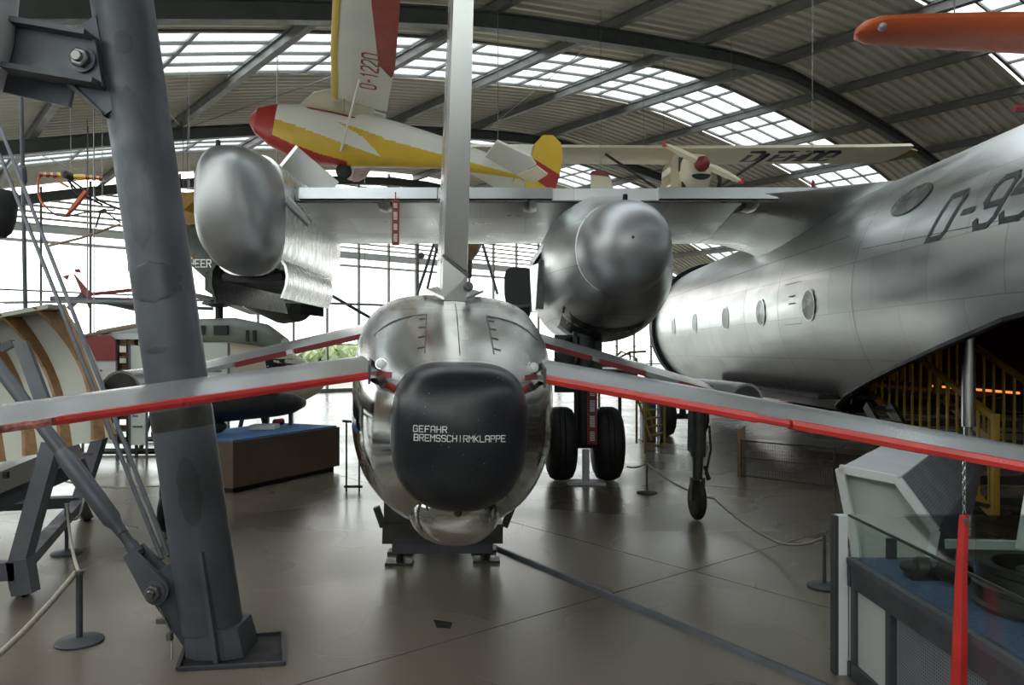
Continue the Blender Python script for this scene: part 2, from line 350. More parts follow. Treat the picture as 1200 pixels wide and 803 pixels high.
MB().prism([H(12.5, 21, 0), H(12.5, 26, 0), H(12.5, 26, 3.3), H(12.5, 21, 3.3)], DU*-.1).build('wall_shade_end', 'wall_dark', None, label='added dark far end wall under the shading slab', cat='wall', kind='structure')
# outside: apron and trees
MB().prism([H(S1+.3, -90, -.1), H(S1+190, -150, -.1), H(S1+190, 160, -.1), H(S1+.3, 100, -.1)], (0, 0, .03)).build('ground_outside', 'pavement', None, label='pale apron and field outside the glazed end wall', cat='ground', kind='structure')
def tree(p, h, r, label):
    rt = root('tree', p, label, 'tree', 'trees outside the glass wall')
    MB().tube([p, p+V(0, 0, h*.55)], [r*.09, r*.05], 7).build('trunk', 'bark', rt)
    m = MB(); rnd = random.Random(int(h*100+p.x))
    for k in range(160):
        a = rnd.random()*2*PI; e = rnd.uniform(-.8, 1); rr = r*math.sqrt(max(0, 1-e*e*.9))*rnd.uniform(.55, 1)
        c = p+V(math.cos(a)*rr, math.sin(a)*rr, h*.6+e*h*.4); u = V(rnd.uniform(-1, 1), rnd.uniform(-1, 1), rnd.uniform(-1, 1)).normalized(); w = u.orthogonal().normalized(); q = r*.28
        m.add([c+u*q, c+w*q, c-u*q, c-w*q, c+u.cross(w)*q*.6, c-u.cross(w)*q*.6], [(0,1,4),(1,2,4),(2,3,4),(3,0,4),(1,0,5),(2,1,5),(3,2,5),(0,3,5)])
    m.build('foliage', 'leaf', rt)
for i, (px, d, h, lab) in enumerate(((376, 100, 2.9, 'low green tree outside the glass just left of the jet tail'), (404, 135, 2.7, 'smaller green tree outside the glass nearest the jet tail'),)):
    q = P(px, 412, d); tree(V(q.x, q.y, -.07), h, h*1.1, lab)
# ------------------------------------------------------------------ small jet, seen from behind (local frame: y forward)
JR = math.radians
ROLL = 1.4
JM = Matrix.Translation((.142, 0, 0)) @ Matrix.Rotation(JR(6), 4, 'Z') @ Matrix.Translation((0, 0, 1.7)) @ Matrix.Rotation(JR(ROLL), 4, 'Y') @ Matrix.Translation((0, 0, -1.7))
jet = root('jet_aircraft', (0, 0, 0), 'small polished silver jet seen from behind with black tail cap and red edges', 'aircraft')
OFF[jet] = Vector((0, 5, 0)); jet.matrix_world = JM @ Matrix.Translation((0, 5, 0))
sec = [(3.72, .315, 1.0, 1.685, 3.2, 2.4), (3.78, .335, .965, 1.705, 3.2, 2.3), (3.95, .42, .865, 1.775, 2.9, 2.2), (4.2, .515, .785, 1.865, 2.9, 2.2), (4.5, .58, .735, 1.965, 3.1, 2.2), (4.9, .63, .69, 2.06, 3.3, 2.3), (5.5, .68, .64, 2.15, 3.4, 2.3), (6.5, .73, .60, 2.20, 3.2, 2.4),
       (8, .78, .58, 2.28, 2.5, 2.4), (10, .80, .58, 2.35, 2.5, 2.5), (12, .78, .62, 2.4, 2.4, 2.4), (14, .62, .75, 2.35, 2.3, 2.3), (15.6, .40, 1.0, 2.05, 2.2, 2.2), (17.0, .18, 1.25, 1.75, 2, 2), (17.6, .02, 1.45, 1.5, 2, 2)]
fm = MB(); fm.ring([sup(hw, a, b, y, 48, e, 0, eb) for y, hw, a, b, e, eb in sec])
jf = fm.build('fuselage', 'alu_polish', jet, 40); jb = bvh_of(jf)
jf.data.materials.append(MT['alu_mirror'])
for p in jf.data.polygons:                                                # lower skin is polished brighter than the lacquered top
    if p.center.z < 1.60: p.material_index = 1
# black brake chute door
capsec = [(3.70, .325, .99, 1.70, 3.4, 2.3), (3.60, .318, 1.0, 1.695, 3.4, 2.3), (3.52, .298, 1.025, 1.675, 3.2, 2.3), (3.46, .262, 1.07, 1.635, 3.0, 2.2), (3.42, .21, 1.13, 1.57, 2.8, 2.2), (3.395, .13, 1.22, 1.49, 2.4, 2.2), (3.385, .05, 1.31, 1.40, 2, 2)]
cm = MB(); cm.ring([sup(hw, a, b, y, 48, e, 0, eb) for y, hw, a, b, e, eb in capsec])
cap = cm.build('brake_chute_door', 'radome', jet, 50, label='black rounded brake parachute door with white stencil lettering'); cb = bvh_of(cap)
def onto(bv, org, dr, off=.004, o5=Vector((0, 5, 0))):
    h = bv.ray_cast(Vector(org)-o5, Vector(dr).normalized()); 
    return None if h[0] is None else h[0]+o5-Vector(dr).normalized()*off
def capmap(x0, z0):
    def f(u, v):
        q = onto(cb, (x0+u, 2.5, z0+v), (0, 1, 0), .003); return q if q else Vector((x0+u, 3.6, z0+v))
    return f
tm = MB(); text(tm, 'GEFAHR', .026, capmap(-.212, 1.393), .15, 5.9, 1.0); text(tm, 'BREMSSCHIRMKLAPPE', .027, capmap(-.208, 1.354), .15, 5.5, .97)
tm.build('stencil_lettering', 'white_print', cap, fix=False, label='white words GEFAHR BREMSSCHIRMKLAPPE')
# chipped paint flecks on the door
rn = random.Random(3); fk = MB()
for k in range(24):
    x, z, r = rn.uniform(-.24, .24), rn.uniform(1.15, 1.66), rn.uniform(.001, .0025)
    q = capmap(x, z)(0, 0); fk.add([q+V(math.cos(a)*r*rn.uniform(.6, 1.3), 0, math.sin(a)*r*rn.uniform(.6, 1.3)) for a in [i*PI/3 for i in range(6)]], [tuple(range(6))])
fk.build('paint_chip', 'grey_satin', cap, kind='stuff', fix=False)
# rounded fairing under the door
MB().ring([sup(w, a, b, y, 28, 2.2, 0, 2.2) for y, w, a, b in ((3.70, .10, .90, 1.02), (3.72, .16, .84, 1.06), (3.80, .20, .79, 1.1), (4.0, .235, .745, 1.1), (4.3, .25, .715, 1.1), (4.7, .2, .70, 1.0))]).build('tail_fairing', 'alu_mirror', jet, 50)
MB().lathe((0, 3.60, 1.0), (0, -1, 0), [(0, .018), (.03, .018), (.035, .01)], 10).build('latch', 'gear_dark', jet)
# lamps beside the tail
for sx in (-1, 1):
    q = onto(jb, (sx*.40, 2.5, 1.675), (0, 1, 0), .01)
    lp = MB().lathe(q, (sx*.25, -1, .25), [(-.05, .036), (0, .034), (.008, .030)], 18).build('tail_lamp', 'chrome', jet, 40)
    MB().lathe(q, (sx*.25, -1, .25), [(.004, .029), (.012, .024), (.018, .014), (.019, .002)], 18).build('lens', 'white_frame', lp, 60)
    st = MB(); qs = [[onto(jb, (sx*x, 2.5, 1.625+dz), (0, 1, 0), .003) for dz in (-.013, .013)] for x in (.335, .36, .385, .41, .435, .455)]
    for a, b in zip(qs, qs[1:]): st.add([a[0], b[0], b[1], a[1]], [(0, 1, 2, 3)])
    st.build('red_band', 'red_dark', jet, fix=False)
# tail surfaces and wings: lofted between root and tip sections (TE, LE)
def surface(name, m, stations, parent, th=.05, te=.02, label=None):
    rings = []
    for a, b, t, e in stations:                                           # a trailing edge, b leading edge, t thickness, e blunt edge thickness
        a, b = Vector(a), Vector(b); up = V(0, 0, 1); r = []
        prof = [(0, e/2), (.15, .30*t), (.4, .48*t), (.65, .5*t), (.85, .36*t), (.96, .2*t), (1, 0)]
        for k, hgt in prof: r.append(a.lerp(b, k)+up*hgt)
        for k, hgt in prof[-2::-1]: r.append(a.lerp(b, k)-up*hgt)
        rings.append(r)
    return MB().ring(rings).build(name, m, parent, 30, label=label)
STAB = dict(x0=.46, x1=2.6, y0=4.0, y1=2.35, z0=1.615, z1=1.285, c0=.72, c1=.50, li=.10)
for sx in (-1, 1):
    q = STAB
    def tepos(k): return V(sx*lerp(q['x0'], q['x1'], k), lerp(q['y0'], q['y1'], k), lerp(q['z0'], q['z1'], k))
    def lepos(k): return tepos(k)+V(0, lerp(q['c0'], q['c1'], k), lerp(q['li'], q['li']*.8, k))
    so = surface('tailplane', 'stab_grey', [(tepos(k)+V(0, .03, 0), lepos(k), lerp(.075, .045, k), lerp(.035, .028, k)) for k in (-.06, 0, .25, .5, .75, 1)], jet)
    # red trailing strips: one part for each length
    cuts = [(.0, .52, 'red', .034), (.525, 1.0, 'red_worn', .03)] if sx < 0 else [(.0, .405, 'red', .040), (.405, .455, 'red', .030), (.46, 1.0, 'red', .040)]
    for a, b, mm, th in cuts:
        st = MB(); rr = []
        for k in [lerp(a, b, i/6) for i in range(7)]:
            p = tepos(k); e = th*(1-.15*k)
            rr.append([p+V(0, .05, e*.62), p+V(0, 0, e*.5), p+V(0, -.006, 0), p+V(0, 0, -e*.5), p+V(0, .05, -e*.62)])
        st.ring(rr); ts_ = st.build('trailing_edge_strip', mm, so)
        if sx > 0 and b == 1.0:
            mk = MB()
            for kk in (.745, .752, .758, .768, .774): q_ = tepos(kk)+V(0, -.004, -.004); mk.add([q_, q_+V(.009, 0, -.001), q_+V(.009, -.001, .012), q_+V(0, -.001, .013)], [(0, 1, 2, 3)])
            mk.build('white_marks', 'white_print', so, fix=False)
    # dark gap fitting at the root and a small arm
    MB().bar(V(sx*.455, 4.0, 1.62), V(sx*.50, 4.75, 1.70), .012, .10).build('root_seal', 'panel_line', jet)
    # wing
    wt = dict(x0=.60, x1=2.56, y0=8.0, y1=6.75, z0=1.955, z1=1.40)
    def wte(k): return V(sx*lerp(wt['x0'], wt['x1'], k), lerp(wt['y0'], wt['y1'], k), lerp(wt['z0'], wt['z1'], k))
    wo = surface('wing', 'stab_grey', [(wte(k), wte(k)+V(0, lerp(2.4, 1.2, k), lerp(.20, .12, k)), lerp(.16, .09, k), lerp(.05, .035, k)) for k in (0, .33, .66, 1)], jet)
    for a, b in ((.02, .42), (.46, .66), (.80, 1.0)):
        MB().bar(wte(a)+V(0, -.02, -.005), wte(b)+V(0, -.02, -.005), .035, .05).build('trailing_edge_strip', 'red_dark', wo)
    e = wte(1); c = V(sx*2.64, 6.55, e.z-.02)
    po = MB().lathe(c, (0, 1, 0), [(.0, .13), (0, .152), (.5, .158), (1.3, .15), (2.0, .11), (2.5, .04), (2.6, .002)], 24).build('wing_tip_pod', 'stab_grey', jet, 40)
    MB().lathe(c+V(0, -.004, 0), (0, 1, 0), [(0, .131), (.01, .12), (.25, .11), (.26, .001)], 24).build('pod_bore', 'gear_dark', po, 40)
    MB().box(c+V(sx*.30, .1, -.02), (.30, .06, .02)).build('tip_fin', 'red_dark', po)
    # outrigger leg under the pod; its wheel stands on the floor
    gz = math.tan(JR(ROLL))*sx*2.64                                        # floor height in the rolled frame
    ox, oy = sx*2.64, 7.75
    lg = MB(); lg.tube([V(ox, oy, c.z-.08), V(ox, oy, .72)], [.085, .075], 12); lg.tube([V(ox, oy, .74), V(ox, oy, gz+.42)], [.055, .05], 12)
    lo = lg.build('outrigger_leg', 'gear_dark', jet, 40)
    MB().box(V(ox-.02, oy+.02, .98), (.13, .15, .42)).build('leg_fairing', 'gear_green', lo)
    for dx in (-.062, .062): MB().bar(V(ox+dx, oy, gz+.44), V(ox+dx, oy, gz+.20), .018, .07).build('fork', 'gear_dark', lo)
    MB().tube([V(ox+.09, oy-.06, 1.05), V(ox+.11, oy-.07, .8), V(ox+.07, oy-.05, .55), V(ox+.1, oy-.03, gz+.42)], .012, 6).build('hose', 'black', lo)
    MB().bar(V(ox+.07, oy, .62), V(ox+.13, oy, gz+.42), .02, .03).build('torque_link', 'gear_dark', lo)
    wheel(V(ox, oy, gz+.21), (1, 0, 0), .205, .105, lo)
# fin and rudder
fin = []
for z, y0, y1, t, e in ((2.02, 5.05, 7.6, .235, .19), (2.5, 4.95, 7.3, .22, .18), (3.2, 4.80, 6.9, .20, .16), (4.2, 4.58, 6.3, .165, .135)):
    ys = [(0, e/2), (.12, t*.44), (.4, t*.5), (.7, t*.42), (.9, t*.25), (1, .002)]
    fin.append([V(w, lerp(y0+.35, y1, k), z) for k, w in ys]+[V(-w, lerp(y0+.35, y1, k), z) for k, w in ys[::-1]])
fo = MB().ring(fin).build('fin', 'alu_polish', jet, 30)
MB().ring([[V(-e*.42, y0, z+.01*(z < 2.4)), V(e*.42, y0, z-.09*(z < 2.4)), V(e*.52, y0+.33, z-.09*(z < 2.4)), V(-e*.52, y0+.33, z+.01*(z < 2.4))] for z, y0, e in ((2.36, 5.0, .18), (3.2, 4.80, .16), (4.2, 4.58, .135))]).build('rudder', 'alu_plain', fo, 20)
MB().ring([[V(-.08, 5.02, 2.08), V(.08, 5.02, 2.08), V(.09, 5.36, 2.1), V(-.09, 5.36, 2.1)], [V(-.08, 5.0, 2.35), V(.08, 5.0, 2.25), V(.09, 5.33, 2.25), V(-.09, 5.33, 2.35)]]).build('rudder_foot', 'alu_plain', fo, 20)
MB().bar(V(-.085, 4.985, 2.37), V(.085, 4.985, 2.24), .02, .016).build('rudder_gap', 'panel_line', fo)
MB().lathe(V(.085, 4.95, 2.17), (0, -1, 0), [(-.1, .03), (0, .032), (.02, .02)], 10).build('tail_light', 'panel_line', fo)
for sx in (-1, 1):                                                        # raised fillet plates at the fin foot
    MB().prism([V(sx*.07, 4.9, 2.075), V(sx*.20, 5.2, 2.155), V(sx*.22, 5.9, 2.20), V(sx*.09, 5.9, 2.23)], (0, 0, .018)).build('fin_fillet', 'alu_plain', fo)
# panel lines on the tail cone, traced on the skin
def skinline(pts, w, name, par, m='panel_line', bv=jb):
    mb = MB(); qs = []
    for x, y in pts:
        q = onto(bv, (x, y, 4), (0, 0, -1), .003)
        if q: qs.append(q)
    for a, b in zip(qs, qs[1:]): mb.bar(a, b, w, .004)
    return mb.build(name, m, par)
for sx in (-1, 1):
    skinline([(sx*.175, 3.9+.1*i) for i in range(7)], .006, 'panel_seam', jf)
    skinline([(sx*(.175+.05*i), 4.5) for i in range(7)], .005, 'panel_seam', jf)
    for yy in (3.97, 4.12, 4.27, 4.42): skinline([(sx*(.175+.02*i), yy) for i in range(3)], .005, 'panel_seam', jf)
skinline([(0, 3.85+.2*i) for i in range(6)], .005, 'panel_seam', jf)
# centre landing gear far under the belly
cl = MB().tube([V(0, 9, .9), V(0, 9, .28)], .08, 10).build('centre_leg', 'gear_dark', jet, 40)
for dx in (-.17, .17): wheel(V(dx, 9, .30), (1, 0, 0), .30, .2, cl)
# support cradle under the tail
cr = root('support_cradle', JM @ V(0, 6.55, 0), 'low dark steel cradle carrying the tail of the silver jet', 'stand')
def J(x, y, z): 
    q = JM @ V(x, y, z); return q
MB().bar(J(-.50, 6.55, .26), J(.48, 6.55, .26), .5, .16).build('top_beam', 'gear_dark', cr)
MB().bar(J(-.42, 6.35, .16), J(.40, 6.35, .16), .10, .12).build('cross_beam', 'steel_dark', cr)
for sx in (-1, 1):
    MB().bar(J(sx*.50, 6.4, .30), J(sx*.56, 6.4, .46), .07, .05).build('side_lug', 'gear_dark', cr)
    for yy in (6.4, 6.75):
        q = J(sx*.36, yy, 0); MB().tube([V(q.x, q.y, 0.02), V(q.x, q.y, .60)], .03, 8).build('leg', 'gear_dark', cr)
        MB().box(V(q.x, q.y, .012), (.22, .14, .024)).build('foot_plate', 'gear_dark', cr)
    q = J(sx*.36, 6.6, .0); MB().box(V(q.x, q.y, .48), (.20, .5, .28)).build('saddle', 'gear_dark', cr)
# ------------------------------------------------------------------ large silver transport with lift pods (world-aligned, nose away)
DX = 5.4
tr = root('transport_aircraft', (DX, 12, 0), 'large silver transport aircraft with round windows and registration D-9531 at right', 'aircraft')
FR = 1.6
def fz_(y): return 2.4+max(0, 6-y)*.16                                    # axis height
def fr_(y): return FR if y >= 6 else max(.35, FR-(6-y)*.24)
def fb_(y): return .802+max(0, 11.9-y)*.203                                # sill of the open loading bay
def farc(y, off=0., n=56):
    r = fr_(y)-off; zc = fz_(y); k = max(-1, min(.6, (fb_(y)-zc)/r)); a0 = math.asin(k)
    return [V(DX+r*math.cos(lerp(a0, PI-a0, i/n)), y, zc+r*math.sin(lerp(a0, PI-a0, i/n))) for i in range(n+1)]
fu_ = MB()
fu_.ring([farc(y) for y in (1.2, 2.5, 4, 5, 6, 7, 8, 9, 10, 10.8, 11.4, 11.7, 11.9)], (False, False), False)
fu_.ring([[V(DX+r*math.cos(-PI/2+2*PI*k/72), y, zc+r*math.sin(-PI/2+2*PI*k/72)) for k in range(72)] for y, r, zc in ((11.9, 1.6, 2.4), (12.5, 1.6, 2.4), (15, 1.6, 2.4), (18, 1.6, 2.4), (20.6, 1.6, 2.4), (21.6, 1.45, 2.35), (22.6, 1.1, 2.2), (23.4, .5, 2.05), (23.6, .05, 2.0))], (False, True))
fus = fu_.build('fuselage', 'alu', tr, 35, fix=True)
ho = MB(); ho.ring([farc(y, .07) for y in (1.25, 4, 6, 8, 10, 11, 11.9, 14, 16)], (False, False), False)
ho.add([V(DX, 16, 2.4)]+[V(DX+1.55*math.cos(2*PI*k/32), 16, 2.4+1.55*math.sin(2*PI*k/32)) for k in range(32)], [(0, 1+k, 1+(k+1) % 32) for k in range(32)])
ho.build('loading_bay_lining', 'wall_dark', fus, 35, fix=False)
for e in (0, -1):                                                         # black sill strip along each edge of the opening
    pts = [farc(y)[e] for y in (3, 5, 6, 7, 8, 9, 10, 11, 11.6)]; m = MB()
    for a, b in zip(pts, pts[1:]): m.bar(a, b, .05, .035)
    m.build('door_sill', 'black', fus)
fb = bvh_of(fus); O12 = Vector((DX, 12, 0))
def side(y, z, off=.004):
    h = fb.ray_cast(Vector((0, y, z))-O12, Vector((1, 0, 0)))
    return V(DX-1.6-off, y, z) if h[0] is None else h[0]+O12+h[1]*(off if h[1].x < 0 else -off)
# black collar near the nose
MB().ring([[V(DX+(1.6+o)*math.cos(2*PI*k/48), y, 2.4+(1.6+o)*math.sin(2*PI*k/48)) for k in range(48)] for y, o in ((20.35, .0), (20.35, .10), (20.75, .10), (20.75, 0))], (False, False)).build('nose_collar', 'black', tr, 30)
# windows
def sidepatch(mb, yc, zc, a, b, off=.006, n=20, rim=None):
    pts = [side(yc+a*math.cos(2*PI*k/n), zc+b*math.sin(2*PI*k/n), off) for k in range(n)]; c = side(yc, zc, off)
    mb.add([c]+pts, [(0, 1+k, 1+(k+1) % n) for k in range(n)]); return mb
for y, a in ((9.85, .2), (11.75, .2), (13.7, .2), (16.0, .19), (18.1, .19)):
    w = sidepatch(MB(), y, 2.345, a, .19, .010).build('window', 'window_mid' if y < 12.5 else 'white_frame', tr, fix=False)
    rr = MB(); n = 20
    for k in range(n):
        e = [side(y+(a+o)*math.cos(2*PI*q/n), 2.345+(.19+o)*math.sin(2*PI*q/n), .012) for q, o in ((k, 0), (k+1, 0), (k+1, .02), (k, .02))]
        rr.add(e, [(0, 1, 2, 3)])
    rr.build('window_frame', 'alu_plain', w, fix=False)
sidepatch(MB(), 7.85, 3.30, .36, .155, .010).build('escape_hatch', 'window_mid', tr, fix=False)
# registration
def regmap(u, v):
    return side(7.12-u-.42*v, 2.775+v*.95, .005)
text(MB(), 'D-9531', .40, regmap, .13, 5.3, .98, 4).build('registration', 'black_print', tr, fix=False, label='dark registration D-9531')
# skin seams and small red notices
def seam(pts, w, name='panel_seam', m='panel_line'):
    mb = MB(); q = [side(y, z, .003) for y, z in pts]
    for a, b in zip(q, q[1:]):
        d = (b-a).normalized(); nn = V(-1, 0, .2); e = d.cross(nn).normalized()*w/2
        mb.add([a+e, a-e, b-e, b+e], [(0, 1, 2, 3)])
    return mb.build(name, m, tr, fix=False)
for y in (8.6, 11.0, 12.6, 14.8, 17.2): seam([(y, 1.15+.2*i) for i in range(13)], .008)
seam([(4.5+.5*i, 2.72+.02*i) for i in range(9)], .006); seam([(9+.6*i, 3.1) for i in range(18)], .006)
for zz in (2.50, 2.40): seam([(10.32, zz), (10.55, zz)], .02, 'notice', 'red_dark')
for q in ([(10.15, 2.12), (10.15, 2.68), (10.75, 2.68), (10.75, 2.12), (10.15, 2.12)],): seam(q, .006)
# belly notice
# wing: blunt flap edge towards the viewer
def wsec(x, k=1.0):
    return [V(x, 10.55, 3.99), V(x, 10.55, 3.80), V(x, 10.62, 3.785), V(x, 11.3, 3.68), V(x, 12.2, 3.57), V(x, 13.2, 3.60), V(x, 13.75, 3.74), V(x, 13.85, 3.84), V(x, 13.6, 3.96), V(x, 12.6, 4.10), V(x, 11.6, 4.08)]
wg = MB().ring([wsec(x) for x in (-3.05, -1, 1, 3, 5.4, 8.5)]).build('wing', 'alu_wing', tr, 30)
for a, b in ((-2.9, -1.02), (-1.0, .55), (2.0, 4.1)):
    MB().ring([[V(x, 10.46, 3.985), V(x, 10.44, 3.83), V(x, 10.56, 3.80), V(x, 10.56, 4.0)] for x in (a, b)]).build('flap', 'alu_plain', wg, 20)
MB().bar(V(-2.95, 10.50, 3.80), V(4.1, 10.50, 3.80), .09, .016).build('flap_gap', 'panel_line', wg)
for x in (-1.75, .25, 3.3): MB().ring([[V(x+a*.09, 10.43+b*.6, 3.83-abs(math.sin(b*PI))*.12-(.03 if a == 0 else 0)) for a in (-1, 0, 1)] for b in (0, .25, .5, .75, 1)], closed=False, cap=(False, False)).build('flap_track', 'alu_plain', wg, 40)
# fairing between wing and fuselage
def smooth_sec(x, dn, up, aft):
    base = [(10.5-aft, 3.90), (10.55-aft*.9, 3.80-dn*.25), (11.0-aft*.4, 3.72-dn*.6), (11.6, 3.63-dn*.9), (12.3, 3.56-dn), (13.0, 3.58-dn*.9), (13.5+aft*.3, 3.68-dn*.5), (13.86+aft*.6, 3.85), (13.5+aft*.3, 3.97+up*.5), (12.6, 4.11+up), (11.6, 4.09+up), (10.9-aft*.4, 4.03+up*.5)]
    return [V(x, y, z) for y, z in base]
MB().ring([smooth_sec(x, dn, up, af) for x, dn, up, af in ((3.15, .0, .0, .0), (3.6, .05, .0, .08), (4.0, .18, .01, .25), (4.35, .38, .02, .5), (4.7, .65, .03, .8), (5.4, .9, .04, 1.0))]).build('wing_fairing', 'alu_plain', tr, 80)
# engine nacelle under the wing
NX = 1.27
ns = [(8.92, .535, 2.41, 3.49), (9.1, .60, 2.28, 3.56), (9.5, .72, 2.12, 3.68), (10.0, .83, 1.98, 3.78), (10.6, .90, 1.90, 3.84), (11.5, .93, 1.88, 3.86), (13.0, .93, 1.88, 3.84), (14.2, .86, 1.95, 3.72), (14.8, .78, 2.05, 3.6)]
na = MB().ring([sup(hw, a, b, y, 48, 2.2, NX) for y, hw, a, b in ns]).build('engine_nacelle', 'alu', tr, 35)
ncap = MB().ring([sup(r*1.0, 2.95-r*1.02, 2.95+r*1.0, y, 40, 2.1, NX+.02) for y, r in ((8.93, .545), (8.75, .53), (8.55, .49), (8.40, .42), (8.28, .31), (8.21, .18), (8.185, .05))])
ncap.build('tail_cone', 'grey_satin', na, 50)
MB().lathe(V(NX, 8.62, 3.45), (0, -.2, 1), [(-.02, .03), (.06, .028), (.07, .01)], 10).build('sensor', 'black', na)
MB().lathe(V(NX+.02, 8.19, 2.97), (0, -1, 0), [(-.02, .018), (.015, .016), (.02, .004)], 10).build('cone_pin', 'gear_dark', na)
# dark wheel bay on the nacelle belly
nb = bvh_of(na)
def nside(x, y, z0=0):
    h = nb.ray_cast(Vector((x, y, z0))-O12, Vector((0, 0, 1))); return None if h[0] is None else h[0]+O12-V(0, 0, .008)
bay = MB(); G = []
for i in range(9):
    row = []
    for j in range(9):
        q = nside(NX-.10+(i-4)*.13, 9.75+j*.17); row.append(q)
    G.append(row)
n0 = len(bay.v)
for r in G: bay.v += [q if q else V(NX, 10, 2) for q in r]
for i in range(8):
    for j in range(8): bay.f.append((n0+i*9+j, n0+i*9+j+1, n0+(i+1)*9+j+1, n0+(i+1)*9+j))
bay.build('wheel_bay', 'gear_dark', na, fix=False)
# rotating nozzle and bay door at the left side
for yy, zz in ((10.9, 2.66), (12.6, 2.55)):
    nz = MB().ring([sup(.20, zz-.26, zz+.26, y, 24, 4, NX-1.18) for y in (yy-.22, yy-.18)] + [sup(.21, zz-.27, zz+.27, y, 24, 4, NX-1.16) for y in (yy+.1, yy+.3)]).build('jet_nozzle', 'black', na, 40)
MB().bar(V(NX-.90, 10.25, 2.32), V(NX-.86, 10.3, 2.97), .10, .05, up=(0, 1, 0)).build('bay_door', 'gear_dark', na)
MB().prism([V(NX-1.0, 10.4, 2.3), V(NX-.93, 10.4, 2.3), V(NX-.90, 10.4, 2.95), V(NX-1.03, 10.4, 2.9)], V(0, .5, 0)).build('nozzle_shield', 'chrome', na)
MB().prism([V(NX-1.02, 10.5, 3.0), V(NX-.80, 10.5, 3.28), V(NX-.78, 10.5, 3.24), V(NX-.98, 10.5, 2.96)], V(0, 1.2, 0)).build('nozzle_fairing', 'alu_plain', na)
# main gear: leg with two wheels
gx = .98
gl = MB().tube([V(gx, 10.45, 2.05), V(gx, 10.45, 1.0), V(gx, 10.45, .5)], [.16, .13, .11], 14).build('main_gear_leg', 'gear_green', tr, 40)
MB().box(V(gx-.06, 10.7, 1.58), (.66, .10, .80)).build('gear_door', 'gear_green', gl)
MB().bar(V(gx-.2, 10.5, 1.95), V(gx+.15, 10.9, 1.2), .08, .08).build('side_brace', 'gear_green', gl)
MB().tube([V(gx-.12, 10.3, 1.95), V(gx-.12, 10.3, .55)], .03, 8).build('hydraulic_line', 'gear_dark', gl)
MB().tube([V(gx-.35, 10.45, .50), V(gx+.35, 10.45, .50)], .07, 10).build('axle', 'gear_dark', gl, 40)
for dx in (-.315, .315): wheel(V(gx+dx, 10.45, .50), (1, 0, 0), .50, .42, gl)
jk = MB().tube([V(gx, 10.2, 0.03), V(gx, 10.2, .45)], .05, 10); jk.box(V(gx, 10.2, .015), (.5, .3, .03))
jk.build('axle_jack', 'grey_panel', None, 40, label='grey steel jack post between the two large black tyres', cat='jack')
# wing tip lift pod with its doors open
LX = -3.42
ps = [(9.02, .10, 3.75, 4.02), (9.06, .22, 3.45, 4.13), (9.16, .335, 3.12, 4.21), (9.35, .43, 2.86, 4.27), (9.6, .475, 2.76, 4.30), (9.95, .49, 2.73, 4.31), (12.45, .49, 2.73, 4.31), (12.9, .47, 2.78, 4.27), (13.6, .38, 2.95, 4.1), (14.1, .22, 3.2, 3.85), (14.25, .04, 3.45, 3.55)]
pod = MB().ring([sup(hw, a, b, y, 40, 2.5, LX-.09*max(0, 9.6-y)) for y, hw, a, b in ps[:6]]).build('lift_pod', 'grey_satin', tr, 50, label='rounded grey lift engine pod at the wing tip')
MB().ring([sup(hw, a, b, y, 40, 3.2, LX) for y, hw, a, b in ps[5:]]).build('pod_body', 'alu_hammer', pod, 40)
MB().lathe(V(LX-.12, 9.25, 4.25), (0, 0, 1), [(-.02, .03), (.04, .028), (.05, .01)], 10).build('sensor', 'black', pod)
pr = MB().ring([[V(LX+.46+a, y, z) for a, z in ((.0, 2.93), (.05, 2.86), (.075, 2.74), (.06, 2.60), (.0, 2.44), (-.03, 2.44), (.03, 2.60), (.045, 2.74), (.02, 2.85), (-.03, 2.92))] for y in (9.9, 10.7, 11.5, 12.4)]).build('lower_door', 'alu_hammer', pod, 30)
MB().ring([[V(LX-.46-a, y, z) for a, z in ((.0, 2.90), (.06, 2.80), (.07, 2.62), (.0, 2.40), (-.03, 2.40), (.03, 2.62), (.02, 2.8), (-.03, 2.88))] for y in (10.0, 11.5, 13.2)]).build('lower_door', 'gear_dark', pod, 30)
MB().prism([V(LX+.1, 12.2, 2.72), V(LX+.42, 12.2, 2.70), V(LX+.42, 12.2, 2.30), V(LX+.05, 12.2, 2.34)], V(0, .05, 0)).build('inner_flap', 'black', pod)
MB().ring([sup(.40, 2.66, 2.80, y, 16, 4, LX) for y in (10.1, 12.2)]).build('engine_bay', 'black', pod)
MB().prism([V(LX+.30, 10.3, 4.25), V(LX+.52, 10.3, 4.52), V(LX+.55, 12.6, 4.56), V(LX+.32, 12.6, 4.26)], V(.03, 0, -.03)).build('upper_door', 'alu_plain', pod)
MB().tube([V(LX+.50, 9.95, 3.72), V(LX+.58, 10.0, 3.62), V(LX+.72, 10.2, 3.45)], [.06, .06, .05], 10).build('pipe', 'alu_plain', pod, 40)
